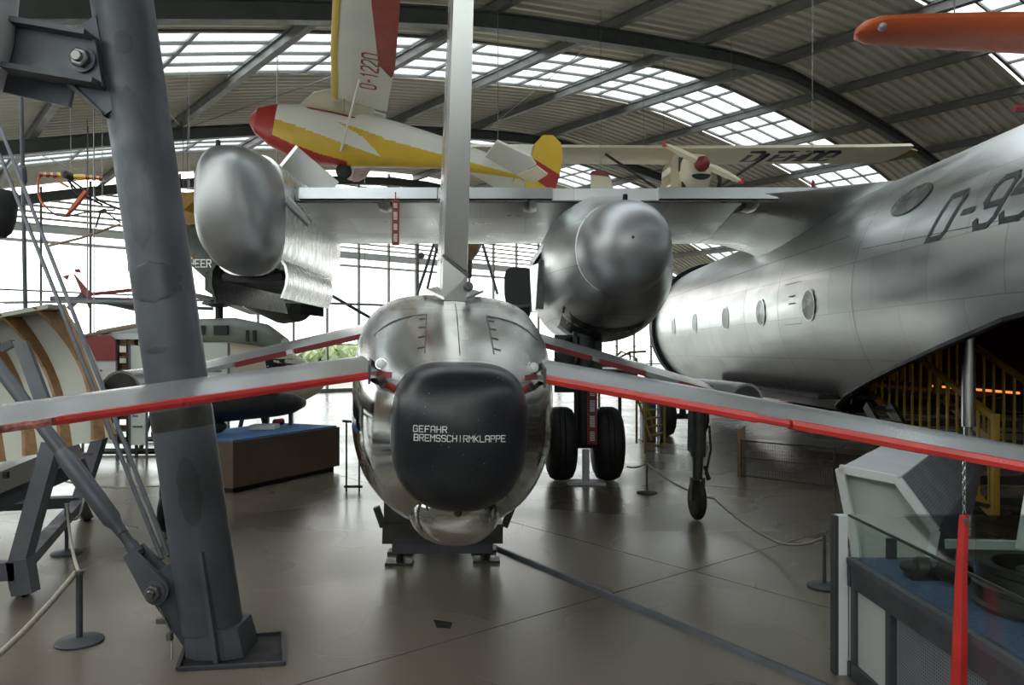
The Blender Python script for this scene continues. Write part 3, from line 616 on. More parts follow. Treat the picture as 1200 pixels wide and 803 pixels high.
# hold floor, boarding steps with yellow railings, amber strip on the hold wall
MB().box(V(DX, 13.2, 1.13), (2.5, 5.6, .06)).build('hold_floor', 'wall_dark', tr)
sr = root('boarding_stair', V(5.4, 8.6, 0), 'dark boarding steps with yellow railings leading into the open hold', 'stair')
for k in range(6):
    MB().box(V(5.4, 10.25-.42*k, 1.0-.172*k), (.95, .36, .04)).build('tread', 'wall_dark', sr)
for x in (4.97, 5.86):
    a, b = V(x, 10.6, 1.17), V(x, 7.9, .06); d = b-a
    MB().bar(a, b, .05, .09).build('stringer', 'rail_yellow', sr); MB().bar(a+V(0, 0, 1.0), b+V(0, 0, 1.0), .05, .06).build('handrail', 'rail_yellow', sr)
    for k in range(14): q = a+d*((k+.5)/14); MB().bar(q, q+V(0, 0, 1.0), .025, .025).build('baluster', 'rail_yellow', sr)
    for q in (a, b): MB().bar(q, q+V(0, 0, 1.05), .06, .06).build('post', 'rail_yellow', sr)
MB().bar(V(5.86, 7.95, .5), V(5.86, 7.3, .03), .05, .05).build('brace', 'rail_yellow', sr)
rr_ = root('railing', V(6.08, 12.6, 1.16), 'yellow railing standing inside the dark hold of the transport', 'railing')
for z in (1.25, 2.1): MB().bar(V(6.08, 11.2, z), V(6.08, 14.4, z), .05, .06).build('rail', 'rail_yellow', rr_)
for k in range(13): MB().bar(V(6.08, 11.2+3.2*k/12, 1.165), V(6.08, 11.2+3.2*k/12, 2.1), .03 if k % 4 else .06, .03 if k % 4 else .06).build('baluster', 'rail_yellow', rr_)
MB().tube([V(6.27, 9.5, 1.235), V(6.27, 13.2, 1.235)], .016, 8).build('light_strip', 'amber_light', None, label='thin amber light strip along the inner wall of the open hold', cat='light strip')
# loading door hinge arms and the belly strut
hr = MB()
for x in (4.62, 4.92):
    hr.bar(V(x-.05, 9.9, 1.06), V(x+.02, 9.3, .50), .05, .12)
for k in range(4): q = V(4.57, 9.9, 1.06).lerp(V(4.64, 9.3, .50), (k+.5)/4); hr.bar(q, q+V(.30, 0, 0), .04, .04)
hr.build('loading_ramp_frame', 'gear_dark', tr)
pt = V(4.87, 8.2, 0)
sp = root('support_post', pt, 'shiny steel post propping up the rear belly of the transport', 'post')
MB().tube([pt+V(0, 0, .02), pt+V(0, 0, 1.05)], .045, 12).build('lower_tube', 'chrome', sp, 40); MB().tube([pt+V(0, 0, .95), pt+V(0, 0, 3.80)], .065, 14).build('upper_tube', 'alu_plain', sp, 40); MB().box(pt+V(0, 0, .01), (.35, .35, .02)).build('foot_plate', 'steel_dark', sp)
# red warning streamers
def streamer(name, top, length, w, label, d=(0, -1, 0), chain=0, txt=True, wb=None, lean=0):
    rt = root(name, top, label, 'streamer'); wb = wb or w; n = 10; f = MB(); r = []
    t0 = top-V(0, 0, chain)
    for i in range(n+1):
        k = i/n; ww = lerp(w, wb, k); c = t0+V(lean*k, .005*math.sin(k*7), -length*k)
        r.append([c+V(-ww/2, -.004, 0), c+V(0, -.010, 0), c+V(ww/2, -.004, 0), c+V(ww/2, .004, 0), c+V(-ww/2, .004, 0)])
    f.ring(r); s = f.build('ribbon', 'red' if chain else 'red_dark', rt)
    if chain:
        ch = MB(); m = int(chain/.018)
        for i in range(m):
            z = top.z-chain*(i+.5)/m; a = (i % 2)*PI/2; u = V(math.cos(a), math.sin(a), 0)
            ch.tube([V(top.x, top.y, z)+u*.006*math.cos(q)+V(0, 0, .012*math.sin(q)) for q in [2*PI*j/8 for j in range(9)]], .0018, 5)
        ch.build('chain', 'chrome', rt)
        MB().lathe(t0+V(0, -.012, -.02), (0, -1, 0), [(0, .012), (.004, .012), (.005, .006)], 12).build('eyelet', 'bolt', s)
    else:
        MB().tube([t0+V(0, 0, .10), t0], .008, 6).build('cord', 'red_dark', rt)
    if txt:
        m = MB(); h = w*.5; u = .05; rg = random.Random(int(length*100))
        while u < length-.08:                                             # faded white marks, too small to read
            for k in range(rg.randint(4, 7)):
                if u > length-.05: break
                z = t0.z-length+u; x = t0.x+lean*(1-u/length)
                m.add([V(x-h/2, t0.y-.017, z), V(x+h/2, t0.y-.017, z), V(x+h/2, t0.y-.017, z+.012), V(x-h/2, t0.y-.017, z+.012)], [(0, 1, 2, 3)]); u += .022
            u += .05
        m.build('white_marks', 'white_print', s, fix=False)
    return rt
streamer('warning_streamer', V(-1.57, 10.36, 3.80), .62, .10, 'dark red streamer hanging from the silver wing left of the fin', txt=True)
streamer('warning_streamer', V(1.05, 10.05, 1.33), .80, .13, 'red lettered streamer hanging between the two large black tyres', txt=True)
# ------------------------------------------------------------------ things hung from the roof
def cable(rt, p, r=.006, name='suspension_cable'):
    MB().tube([p, V(p.x, p.y, roof_at(p)+.2)], r, 6).build(name, 'bolt', rt)
def frame(o, fwd, up=(0, 0, 1), fs_=1.0):
    o = Vector(o); f = Vector(fwd).normalized(); l = Vector(up).cross(f).normalized(); u = f.cross(l)
    return lambda a, b, c: o+f*a*fs_+l*b+u*c
# --- yellow, white and red glider, nose to the left, near wing over the viewer
o = V(-2.55, 12.65, 5.18)
gld = root('glider', o, 'yellow, white and red vintage glider lettered O-1220 hung under the roof', 'glider')
ft = frame(o, (-.962, -.215, .165), fs_=.9); OFF[gld] = o
gs = [(-3.25, .03, .20, .02), (-2.6, .09, .30, -.02), (-1.5, .17, .42, -.12), (-.7, .24, .48, -.26), (0, .29, .50, -.40), (.6, .30, .46, -.47), (1.1, .28, .40, -.45), (1.5, .22, .33, -.34), (1.78, .13, .22, -.2), (1.9, .03, .05, -.06)]
def gring(a, hw, t, b, n=24, lo=None, hi=None):
    zc = (t+b)/2; out = []
    for k in range(n):
        q = 2*PI*k/n; out.append(ft(a, hw*math.copysign(abs(math.cos(q))**.75, math.cos(q)), zc+(t-b)/2*math.copysign(abs(math.sin(q))**.8, math.sin(q))))
    return out
def gsm(a):
    for p, q in zip(gs, gs[1:]):
        if p[0] <= a <= q[0]: k = (a-p[0])/(q[0]-p[0]); return (a, lerp(p[1], q[1], k), lerp(p[2], q[2], k), lerp(p[3], q[3], k))
    return gs[-1]
st_a = sorted(set([lerp(-3.25, 1.9, i/300) for i in range(301)]+[q[0] for q in gs]))
gf = MB().ring([gring(*gsm(a), 180) for a in st_a]).build('fuselage', 'fabric_white', gld, 60)
gf.data.materials.append(MT['yellow']); gf.data.materials.append(MT['glider_red'])
def pw(pts, a):
    for p, q in zip(pts, pts[1:]):
        if q[0] <= a <= p[0]: return lerp(p[1], q[1], (a-p[0])/(q[0]-p[0]))
    return -9
fi = (ft(1, 0, 0)-o); fl = fi.length; fi.normalize(); ui = (ft(0, 0, 1)-o)
for p in gf.data.polygons:                                                # painted scheme: red nose and belly, yellow flash
    a = p.center.dot(fi)/fl; c = p.center.dot(ui)
    if a > 1.45 or c < pw([(1.5, -.20), (1.1, -.30), (.6, -.36), (.12, -.37)], a): p.material_index = 2
    elif c < pw([(1.46, .04), (1.0, -.02), (.5, -.09), (0, -.15), (-.45, -.19), (-.46, .10), (-1.5, .08), (-3.25, .05)], a): p.material_index = 1
    elif pw([(.42, .20), (-.1, .04), (-.46, -.19)], a) < c < pw([(.42, .20), (-.46, .12)], a): p.material_index = 1
# canopy
cs_ = [(1.12, .08, .40, .36), (.9, .22, .66, .33), (.5, .27, .84, .33), (.15, .25, .86, .33), (-.2, .12, .70, .38)]
cn = MB().ring([[ft(a, hw*math.cos(PI*k/12), b+(t-b)*math.sin(PI*k/12)) for k in range(13)] for a, hw, t, b in cs_], (False, False), False).build('canopy', 'canopy_glass', gld, 60)
MB().tube([ft(a, hw+.005, b) for a, hw, t, b in cs_], .014, 6).build('canopy_frame', 'red_dark', cn)
MB().tube([ft(a, -hw-.005, b) for a, hw, t, b in cs_], .014, 6).build('canopy_frame', 'red_dark', cn)
# wing halves
def gwing(sy):
    st = []
    for b, c, le, z in ((.1, .98, .55, .60), (2.0, .98, .57, .68), (3.6, .86, .53, .76), (4.7, .62, .41, .82), (5.15, .25, .20, .85)):
        pr = [(0, 0), (.06, .045), (.25, .075), (.5, .06), (.8, .025), (1, .004), (.8, -.012), (.4, -.03), (.06, -.03)]
        if sy < 0: z = .60-.02*b                                          # far half hangs lower
        st.append([ft(le-k*c, sy*b, z+h*c) for k, h in pr])
    w = MB().ring(st).build('wing', 'fabric_white', gld, 40)
    l = MB().ring([[ft(le+.012-k*.10, sy*b, (z if sy > 0 else .60-.02*b)+h*.9) for k, h in ((0, 0), (.5, .05), (1, .055), (1, -.04), (.5, -.035))] for b, c, le, z in ((.1, .98, .55, .60), (2.0, .98, .57, .68), (3.6, .86, .53, .76), (4.7, .62, .41, .82))]).build('leading_edge', 'yellow', w, 40)
    al = MB().ring([[ft(te+f, sy*b, z+.04), ft(te-.012, sy*b, z+.0), ft(te+f, sy*b, z-.045)] for b, te, f, z in [(b_, t_, f_, z_ if sy > 0 else .60-.02*b_) for b_, t_, f_, z_ in ((1.62, -.41, .02, .66), (1.95, -.41, .24, .68), (3.6, -.33, .36, .76), (4.7, -.21, .30, .82), (5.1, -.03, .1, .85))]]).build('aileron', 'glider_red', w, 30)
    return w
wn = gwing(1); gwing(-1)
# lettering under the near wing, reading along the span
wb_ = bvh_of(wn)
def uw(u, v):
    b = .95+u; a = -.17+v; st = ft(a, b, .2)-o; d = ft(0, 0, 1)-o; h = wb_.ray_cast(st, d)
    return (h[0]+o-d*.006) if h[0] is not None else ft(a, b, .6)
text(MB(), 'O-1220', .26, uw, .13, 5.6, .9).build('wing_lettering', 'glider_red', wn, fix=False, label='red letters O-1220')
MB().tube([ft(.25, .28, -.25), ft(.1, 1.3, .60)], .02, 8).build('wing_strut', 'fabric_white', gld)
wheel(ft(.15, 0, -.50), ft(0, 1, 0)-o, .13, .08, gld)
# tail: fin, rudder, tailplane
MB().prism([ft(-2.5, -.02, .22), ft(-3.2, -.02, .12), ft(-3.3, -.02, .62), ft(-3.0, -.02, .60)], ft(0, .04, 0)-o).build('fin', 'fabric_white', gld)
rd = MB().prism([ft(-3.22, -.02, -.12), ft(-3.75, -.02, -.25), ft(-3.86, -.02, .2), ft(-3.86, -.02, .55), ft(-3.78, -.02, .78), ft(-3.6, -.02, .88), ft(-3.4, -.02, .84), ft(-3.24, -.02, .62), ft(-3.2, -.02, .2)], ft(0, .04, 0)-o).build('rudder', 'yellow', gld)
MB().prism([ft(-3.21, .026, .12), ft(-3.80, .026, -.10), ft(-3.86, .026, .22), ft(-3.23, .026, .42)], ft(0, .008, 0)-o).build('rudder_stripe', 'glider_red', rd)
fl_ = MB().prism([ft(-2.75, .03, .40), ft(-3.12, .03, .30), ft(-3.16, .03, .46), ft(-2.8, .03, .54)], ft(0, .01, 0)-o).build('flag_field', 'white_print', rd)
for i, mm in enumerate(('black', 'red', 'yellow')): MB().prism([ft(-2.80, .042, .48-.025*i), ft(-3.08, .042, .41-.025*i), ft(-3.08, .042, .385-.025*i), ft(-2.80, .042, .455-.025*i)], ft(0, .004, 0)-o).build('flag_stripe', mm, fl_)
for sy in (1, -1):
    tp = MB().prism([ft(-2.35, sy*.05, .22), ft(-3.0, sy*.05, .05), ft(-3.12, sy*1.05, .0), ft(-2.95, sy*1.25, .05), ft(-2.35, sy*1.15, .2)], ft(0, 0, .035)-o).build('tailplane', 'fabric_white', gld)
    MB().prism([ft(-3.02, sy*.08, .03), ft(-3.35, sy*.08, -.05), ft(-3.38, sy*.95, -.08), ft(-3.14, sy*1.05, -.02)], ft(0, 0, .025)-o).build('elevator', 'cream', tp)
for a, b in ((.3, .3), (.3, -.3), (-2.6, 0)): cable(gld, ft(a, b, .35))
# --- white high-wing motor plane facing the viewer
o = V(4.0, 17.0, 5.15)
mp_ = root('motor_plane', o, 'white high-wing motor plane lettered D-EHUG hung nose first under the roof', 'aircraft'); OFF[mp_] = o
mw = MB().ring([[V(x, 17.0+k*1.5, 6.25+h+zz) for k, h in ((0, 0), (.08, .09), (.35, .13), (.8, .06), (1, .0), (.6, -.045), (.2, -.06))] for x, zz in ((-1.4, .03), (0, .03), (4, 0), (8, .03), (8.9, .05))]).build('wing', 'cream', mp_, 40)
for x0, x1 in ((8.55, 9.2), (-1.65, -1.3)): MB().ring([[V(x, 17.0+c+k*(1.25-c*1.6), 6.29+h) for k, h in ((0, 0), (.1, .09*(1-c)), (.5, .10*(1-c)), (1, 0), (.5, -.04))] for x, c in ((x0, 0) if x0 > 0 else (x0, .4), (x1, .4) if x0 > 0 else (x1, 0))]).build('wing_tip', 'orange' if False else 'ochre', mw, 40)
mwb = bvh_of(mw)
def mu(u, v):
    h = mwb.ray_cast(V(5.4+u, 17.2+v, 5)-o, V(0, 0, 1)); return h[0]+o-V(0, 0, .008) if h[0] is not None else V(5.6+u, 17.12+v, 5.95)
text(MB(), 'D', .85, mu, .14, 5.6, .5).build('wing_lettering', 'black_print', mw, fix=False, label='dark letter D under the wing')
text(MB(), 'EHUG', .85, lambda u, v: mu(u+.62, v), .14, 5.6, .45).build('wing_lettering', 'black_print', mw, fix=False, label='dark letters EHUG under the wing')
hull = MB().ring([sup(w, a, b, y, 24, 2.6, 3.95) for y, w, a, b in ((16.35, .20, 5.45, 5.95), (16.5, .33, 5.28, 6.0), (16.9, .40, 5.15, 6.02), (17.6, .42, 5.08, 6.05), (18.5, .38, 5.1, 6.0), (20, .22, 5.3, 5.75), (22, .07, 5.5, 5.7))]).build('fuselage', 'cream', mp_, 40)
MB().ring([sup(w, a, b, y, 20, 3, 3.55) for y, w, a, b in ((16.6, .12, 5.0, 6.0), (17.6, .13, 4.95, 6.0))]).build('radiator_housing', 'canopy_glass', hull, 40)
MB().ring([[V(4.02+.20*math.cos(q), 16.33-.02*k, 5.50+.10*math.sin(q)*(1 if math.sin(q) < 0 else .3)) for q in [2*PI*j/16 for j in range(16)]] for k in (0, 1)]).build('air_intake', 'black', hull)
for dx in (-.30, .42): MB().tube([V(4.02+dx, 16.6, 5.75), V(4.02+dx*1.1, 16.55, 5.4), V(4.02+dx*.9, 16.6, 4.95)], .045, 8).build('exhaust_pipe', 'black', hull, 40)
MB().box(V(4.0-.32, 16.62, 5.78), (.16, .2, .3)).build('cylinder', 'gear_dark', hull)
pp = MB(); c = V(4.02, 16.18, 5.72)
for sg in (1, -1):
    d = V(.87, 0, -.42)*sg; nrm = V(.42, 0, .87)
    pp.ring([[c+d*k+nrm*w*.5+V(0, -.02, 0), c+d*k+V(0, -.035, 0), c+d*k-nrm*w*.5+V(0, .02, 0), c+d*k+V(0, .015, 0)] for k, w in ((.08, .09), (.3, .16), (.6, .15), (.85, .1), (.92, .04))])
po = pp.build('propeller', 'cream', mp_, 30)
for sg in (1, -1): q = c+V(.87, 0, -.42)*sg*.93; MB().box(q, (.10, .05, .09)).build('blade_tip', 'red', po)
MB().lathe(c+V(0, .1, 0), (0, -1, 0), [(0, .16), (.12, .15), (.2, .11), (.24, .04), (.25, .001)], 18).build('spinner', 'red_dark', po, 50)
for sx in (-1, 1): MB().tube([V(3.95+sx*.30, 17.4, 5.20), V(3.95+sx*1.85, 17.3, 6.20)], .03, 8).build('wing_strut', 'gear_dark', mp_)
tw = MB().prism([V(2.6, 21.6, 5.42), V(5.3, 21.6, 5.42), V(5.2, 22.3, 5.42), V(2.7, 22.3, 5.42)], V(0, 0, .05)).build('tailplane', 'fabric_white', mp_)
gk = MB().tube([V(4.02, 16.9, 5.15), V(4.02, 16.7, 4.85)], .035, 8).build('nose_leg', 'gear_dark', mp_); wheel(V(4.02, 16.7, 4.78), (1, 0, 0), .17, .12, gk)
for sx in (-1, 1): gk = MB().tube([V(3.95+sx*.3, 17.9, 5.15), V(3.95+sx*.75, 17.9, 4.85)], .03, 8).build('main_leg', 'cream', mp_); wheel(V(3.95+sx*.78, 17.9, 4.80), (1, 0, 0), .17, .11, gk)
for p in (V(3.0, 17.5, 6.28), V(5.0, 17.5, 6.28), V(3.95, 20, 5.7)): cable(mp_, p)
# --- orange wing tip hung at the upper right
o = V(3.4, 6.2, 4.05)
ob = root('rotor_blade', o, 'orange rounded blade tip hung at the upper right', 'blade'); OFF[ob] = o
def orr(x, y0, y1, z, t):
    yc, h = (y0+y1)/2, (y1-y0)/2; return [V(x, yc-h*math.cos(2*PI*k/14), z+t*math.sin(2*PI*k/14)*(1 if math.sin(2*PI*k/14) > 0 else .7)) for k in range(14)]
MB().ring([orr(x, 6.25-c, 6.25+c, z, t) for x, c, z, t in ((2.81, .06, 4.36, .03), (2.85, .16, 4.36, .06), (2.95, .23, 4.36, .08), (3.2, .26, 4.355, .095), (3.8, .30, 4.34, .12), (5.2, .36, 4.30, .15))]).build('blade', 'orange', ob, 50)
MB().lathe(V(2.92, 6.05, 4.31), (-.3, -1, -.3), [(-.02, .035), (.01, .03), (.015, .004)], 12).build('end_plug', 'bolt', ob)
for x in (3.6, 5.0): cable(ob, V(x, 6.25, 4.42))
MB().tube([V(4.12, 6.3, 3.74), V(5.2, 6.3, 3.8)], [.03, .06], 8).build('spar_tube', 'red_dark', ob)
# --- yellow fin tip and red fin tip beyond the wing
o = P(703, 214, 15.5); yf = root('fin_model', o, 'pale yellow fin with a red tip just above the engine nacelle', 'fin'); OFF[yf] = o
MB().prism([P(692, 232, 15.5), P(721, 232, 15.5), P(715, 207, 15.5), P(708, 201, 15.5), P(692, 203, 15.5)], V(.03, .12, 0)).build('fin_panel', 'cream', yf)
MB().prism([P(691, 204, 15.48), P(715, 207, 15.48), P(708, 200, 15.48), P(694, 200, 15.48)], V(.03, .15, 0)).build('red_tip', 'red_dark', yf); cable(yf, P(704, 202, 15.6))
o = P(951, 232, 15.0); rf = root('fin_model', o, 'narrow red and white fin standing behind the wing root', 'fin'); OFF[rf] = o
MB().prism([P(947, 246, 15), P(953, 246, 15), P(955, 213, 15), P(952, 210, 15)], V(.03, .1, 0)).build('fin_panel', 'red_dark', rf); MB().prism([P(949.5, 243, 14.98), P(951.5, 243, 14.98), P(953.5, 220, 14.98)], V(0, .02, 0)).build('white_stripe', 'fabric_white', rf); cable(rf, P(952, 212, 15.05))
# --- far brown hull with bracing wires behind the fin
o = P(540, 285, 24); bh = root('hanging_boat_hull', o, 'tan rounded hull with bracing wires hung behind the fin', 'hull'); OFF[bh] = o
MB().ring([[P(536, y, 24)+V(w*math.cos(2*PI*k/20), w*.9*math.sin(2*PI*k/20), 0) for k in range(20)] for y, w in ((258, .60), (262, .82), (272, .86), (284, .80), (296, .66), (306, .46), (311, .40))]).build('hull', 'tan', bh, 40)
MB().tube([P(549, 305, 23.6), P(549, 326, 23.6)], [.12, .10], 8).build('keel_post', 'gear_dark', bh)
for a, b in (((504, 300), (489, 345)), ((512, 275), (492, 335)), ((565, 284), (583, 345)), ((512, 290), (500, 342))): MB().tube([P(*a, 23.5), P(*b, 23.5)], .045, 6).build('bracing_wire', 'steel_dark', bh)
MB().lathe(P(494, 300, 23.5), (0, -1, 0), [(0, .1), (.1, .1)], 10).build('turnbuckle', 'steel_dark', bh)
for x in (525, 548): cable(bh, P(x, 262, 24), .012)
# ------------------------------------------------------------------ left foreground: leaning column and its fittings
CD = 4.5
def C(x, y, d=CD): return P(x, y, d)
b0 = C(252, 755); b1 = C(143, 0); ax = (b1-b0).normalized()
zt = lambda z: b0+ax*((z-b0.z)/ax.z)
cb_ = root('leaning_column', V(b0.x+.02, CD, 0), 'thick leaning grey steel column with patched paint in the left foreground', 'column')
top = zt(roof_at(zt(6))-.3)
MB().tube([zt(.14), zt(1.5), zt(3), top], .17, 32).build('shaft', 'steel_grey', cb_, 40)
e1 = ax.cross(V(0, 1, 0)).normalized(); e2 = e1.cross(ax)
e1 = e1 if e1.x > 0 else -e1; e2 = e2 if e2.y < 0 else -e2                # across and towards the viewer
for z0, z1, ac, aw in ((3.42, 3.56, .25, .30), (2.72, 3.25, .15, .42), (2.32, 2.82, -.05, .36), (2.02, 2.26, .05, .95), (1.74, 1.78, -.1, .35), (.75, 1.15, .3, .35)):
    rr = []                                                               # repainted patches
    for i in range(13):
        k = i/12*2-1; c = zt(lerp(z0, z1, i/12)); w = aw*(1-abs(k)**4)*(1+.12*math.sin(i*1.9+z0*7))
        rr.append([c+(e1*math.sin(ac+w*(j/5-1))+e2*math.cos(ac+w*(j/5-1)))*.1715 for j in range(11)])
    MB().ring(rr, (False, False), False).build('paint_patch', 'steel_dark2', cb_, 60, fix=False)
# darker band round the column below the tailplane
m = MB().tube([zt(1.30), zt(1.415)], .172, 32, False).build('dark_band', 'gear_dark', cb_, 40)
# boot plates at the foot
f = MB(); f.ring([[V(b0.x+a*w+dx, CD+b*w2, z) for a, b in ((-1, -.75), (-.5, -1), (.5, -1), (1, -.75), (1, .75), (.5, 1), (-.5, 1), (-1, .75))] for z, w, w2, dx in ((.0, .165, .17, .045), (.08, .16, .168, .035), (.17, .15, .16, .02))])
f.build('boot', 'steel_grey', cb_, 20)
MB().prism([V(b0.x+.075, CD-.215, 0), V(b0.x+.10, CD-.215, 0), V(b0.x-.005, CD-.185, .62), V(b0.x-.03, CD-.185, .62)], V(0, .1, 0)).build('front_rib', 'steel_grey', cb_)
gp = [C(226, 800), C(248, 800), C(236, 650), C(204, 657), C(186, 668), C(178, 682), C(183, 700)]
gp[0].z = max(gp[0].z, .0); gp[1].z = 0
gus = MB().prism([q+V(0, -.06, 0) for q in gp], V(0, .05, 0)).build('gusset', 'steel_grey', cb_)
bo = C(193, 686)
def hexbolt(p, r, par, d=(0, -1, 0)):
    w = MB().lathe(p, d, [(0, r*1.45), (.012, r*1.45), (.013, r*1.2)], 24).build('washer', 'steel_grey', par, 30)
    MB().lathe(p+Vector(d)*.012, d, [(0, r*1.1), (.035, r*1.1), (.04, r*.9)], 6).build('nut', 'bolt', w); MB().lathe(p+Vector(d)*.04, d, [(0, r*.6), (.03, r*.6), (.034, r*.5)], 14).build('bolt_end', 'bolt', w, 30)
hexbolt(bo+V(0, -.12, 0), .042, cb_)
# recessed foot frame on the floor
fr = MB()
q = [C(212, 778), C(232, 802), C(325, 776), C(298, 756)]; q = [V(p.x, p.y, 0) for p in (V(-1.95, 4.62, 0), V(-1.83, 4.2, 0), V(-1.27, 4.28, 0), V(-1.42, 4.75, 0))]
MB().prism([p+V(0, 0, .003) for p in q], V(0, 0, .003)).build('foot_pit', 'black', cb_)
for a, b in zip(q, q[1:]+q[:1]): MB().bar(a+V(0, 0, .012), b+V(0, 0, .012), .02, .02).build('foot_frame', 'steel_dark', cb_)
# small grounding clamp hanging at the gusset
gc = MB().tube([C(187, 712, 4.42), C(195, 730, 4.42), C(201, 742, 4.42), C(201, 780, 4.35)], .007, 8).build('earth_wire', 'bolt', cb_)
MB().lathe(C(199, 750, 4.40), (0, 0, 1), [(0, .02), (.04, .02), (.045, .01)], 10).build('earth_clamp', 'bolt', gc); MB().box(C(189, 728, 4.42), (.05, .03, .025)).build('earth_clamp', 'bolt', gc)
# tie rod with sleeve and fork
r0 = bo+V(0, -.03, 0); r1 = P(-60, 352, 4.95); dv = (r1-r0)
L = lambda k: r0+dv*k
kx = lambda px: (px-193)/(-60-193)
rod = root('tie_rod', V(r0.x, r0.y, 0), 'grey turnbuckle tie rod slanting up left from the column foot', 'tie rod')
MB().tube([L(kx(168)), L(kx(140))], .030, 14).build('lower_rod', 'steel_dark', rod, 40)
MB().tube([L(kx(150)), L(kx(143)), L(kx(138)), L(kx(86)), L(kx(80))], [.034, .036, .055, .055, .043], 18).build('sleeve', 'steel_grey', rod, 40)
MB().tube([L(kx(84)), L(kx(-60))], .041, 14).build('upper_rod', 'steel_grey', rod, 40)
u = dv.normalized(); n_ = V(u.z, 0, -u.x)
fk_ = MB()
for dy in (-.085, .03):
    fk_.prism([L(kx(163))+n_*.036+V(0, dy, 0), L(kx(163))-n_*.036+V(0, dy, 0)]+[r0+(n_*-math.cos(a_)-u*math.sin(a_))*.078+V(0, dy, 0) for a_ in [PI*i_/10 for i_ in range(11)]], V(0, .03, 0))
fk_.tube([L(kx(166)), L(kx(158))], .038, 12); fk_.build('fork_end', 'steel_grey', rod)
# two thin rods rising from the gusset
for i, (a, b, lab) in enumerate((((198, 652), (-20, 98), 'right one of two thin slanting rods beside the leaning column'), ((190, 655), (-34, 98), 'left one of two thin slanting rods beside the leaning column'))):
    A, B = C(*a, CD+.02+.03*i), P(*b, 6.2); MB().tube([A, A.lerp(B, 1.0)], .014, 8).build('brace_rod', 'steel_grey', None, label=lab, cat='rod')
# bracket at the top with bolt, and the big pipe it carries
BD = 4.35
br = root('column_bracket', V(C(60, 80, BD).x, BD, 0)+V(0, 0, C(60, 120, BD).z), 'grey bolted steel bracket between the column and the big pipe', 'bracket'); 
MB().prism([C(112, 18, BD), C(84, 35, BD), C(76, 95, BD), C(121, 136, BD), C(132, 128, BD)], V(0, .05, 0)).build('gusset_plate', 'steel_grey', br)
MB().prism([C(-40, 18, BD-.06), C(111, 46, BD-.06), C(120, 101, BD-.06), C(-40, 72, BD-.06)], V(0, .03, 0)).build('arm_web', 'steel_grey', br)
MB().bar(C(-40, 20, BD-.04)+V(0, -.03, 0), C(111, 46, BD-.04)+V(0, -.03, 0), .16, .03, up=(0, 0, 1)).build('arm_flange', 'steel_grey', br)
MB().bar(C(-40, 74, BD-.04)+V(0, -.03, 0), C(120, 101, BD-.04)+V(0, -.03, 0), .16, .03, up=(0, 0, 1)).build('arm_flange', 'steel_dark', br)
MB().bar(C(-40, 84, BD+.1), C(85, 112, BD+.1), .03, .14, up=(0, 0, 1)).build('arm_back', 'steel_grey', br)
MB().prism([C(76, 98, BD-.02), C(121, 136, BD-.02), C(118, 130, BD-.02), C(82, 96, BD-.02)], V(0, .1, 0)).build('gusset_flange', 'steel_dark', br)
hexbolt(C(97, 70, BD-.07), .05, br)
MB().tube([C(-52, 110, 4.2), C(-42, 40, 4.2), C(-36, -60, 4.2), C(-32, -200, 4.2)], [.20, .235, .25, .25], 28).build('roof_pipe', 'grey_panel', None, 50, label='large pale grey pipe at the upper left picture edge', cat='pipe')
hp = P(27, 200, 6.5); hr_ = root('hanger_rod', V(hp.x, hp.y, P(27, 358, 6.5).z), 'thin dark vertical rod with a joint sleeve at far left', 'rod'); 
MB().tube([P(24, 70, 6.5), P(30, 372, 6.5)], .017, 8).build('rod', 'steel_dark', hr_); MB().tube([P(26, 194, 6.5), P(26.2, 198, 6.5), P(27, 212, 6.5), P(27.2, 218, 6.5)], [.018, .034, .034, .018], 10).build('sleeve', 'steel_dark', hr_)
# second column farther left with a black hood
q0 = V(-6.42, 9.2, 0); c2 = root('leaning_column', q0, 'second leaning grey column at the left picture edge', 'column')
q1 = V(-7.35, 9.2, roof_at(V(-7.35, 9.2, 0)))
MB().tube([q0, q1], .17, 20).build('shaft', 'steel_grey', c2, 40); MB().box(q0+V(0, 0, .01), (.6, .6, .02)).build('foot_plate', 'steel_dark', c2)
hd = P(-4, 250, 7.0); hk = root('black_hood', hd, 'black curved hood hanging at the left picture edge', 'hood')
MB().ring([[hd+V(w*math.cos(a), w*math.sin(a), z) for a in [2*PI*k/20 for k in range(20)]] for z, w in ((-.22, .07), (-.17, .12), (-.05, .155), (.10, .17), (.19, .172), (.20, .165), (.17, .01))]).build('hood', 'black', hk, 40); MB().tube([hd+V(0, 0, .18), V(hd.x, hd.y, roof_at(hd)+.2)], .02, 8).build('stem', 'steel_dark', hk)
# ------------------------------------------------------------------ ribbed wing section on its trestle
# plane of the shell: tilted; u to the right, v upward
WD = 5.9
def wp(x, y, d=0.0): return P(x, y, WD+d)
ws = root('wing_shell', V(wp(40, 500).x, WD+.2, wp(40, 520).z-.4), 'pale curved wing shell with brown wooden ribs shown open at left', 'wing section')
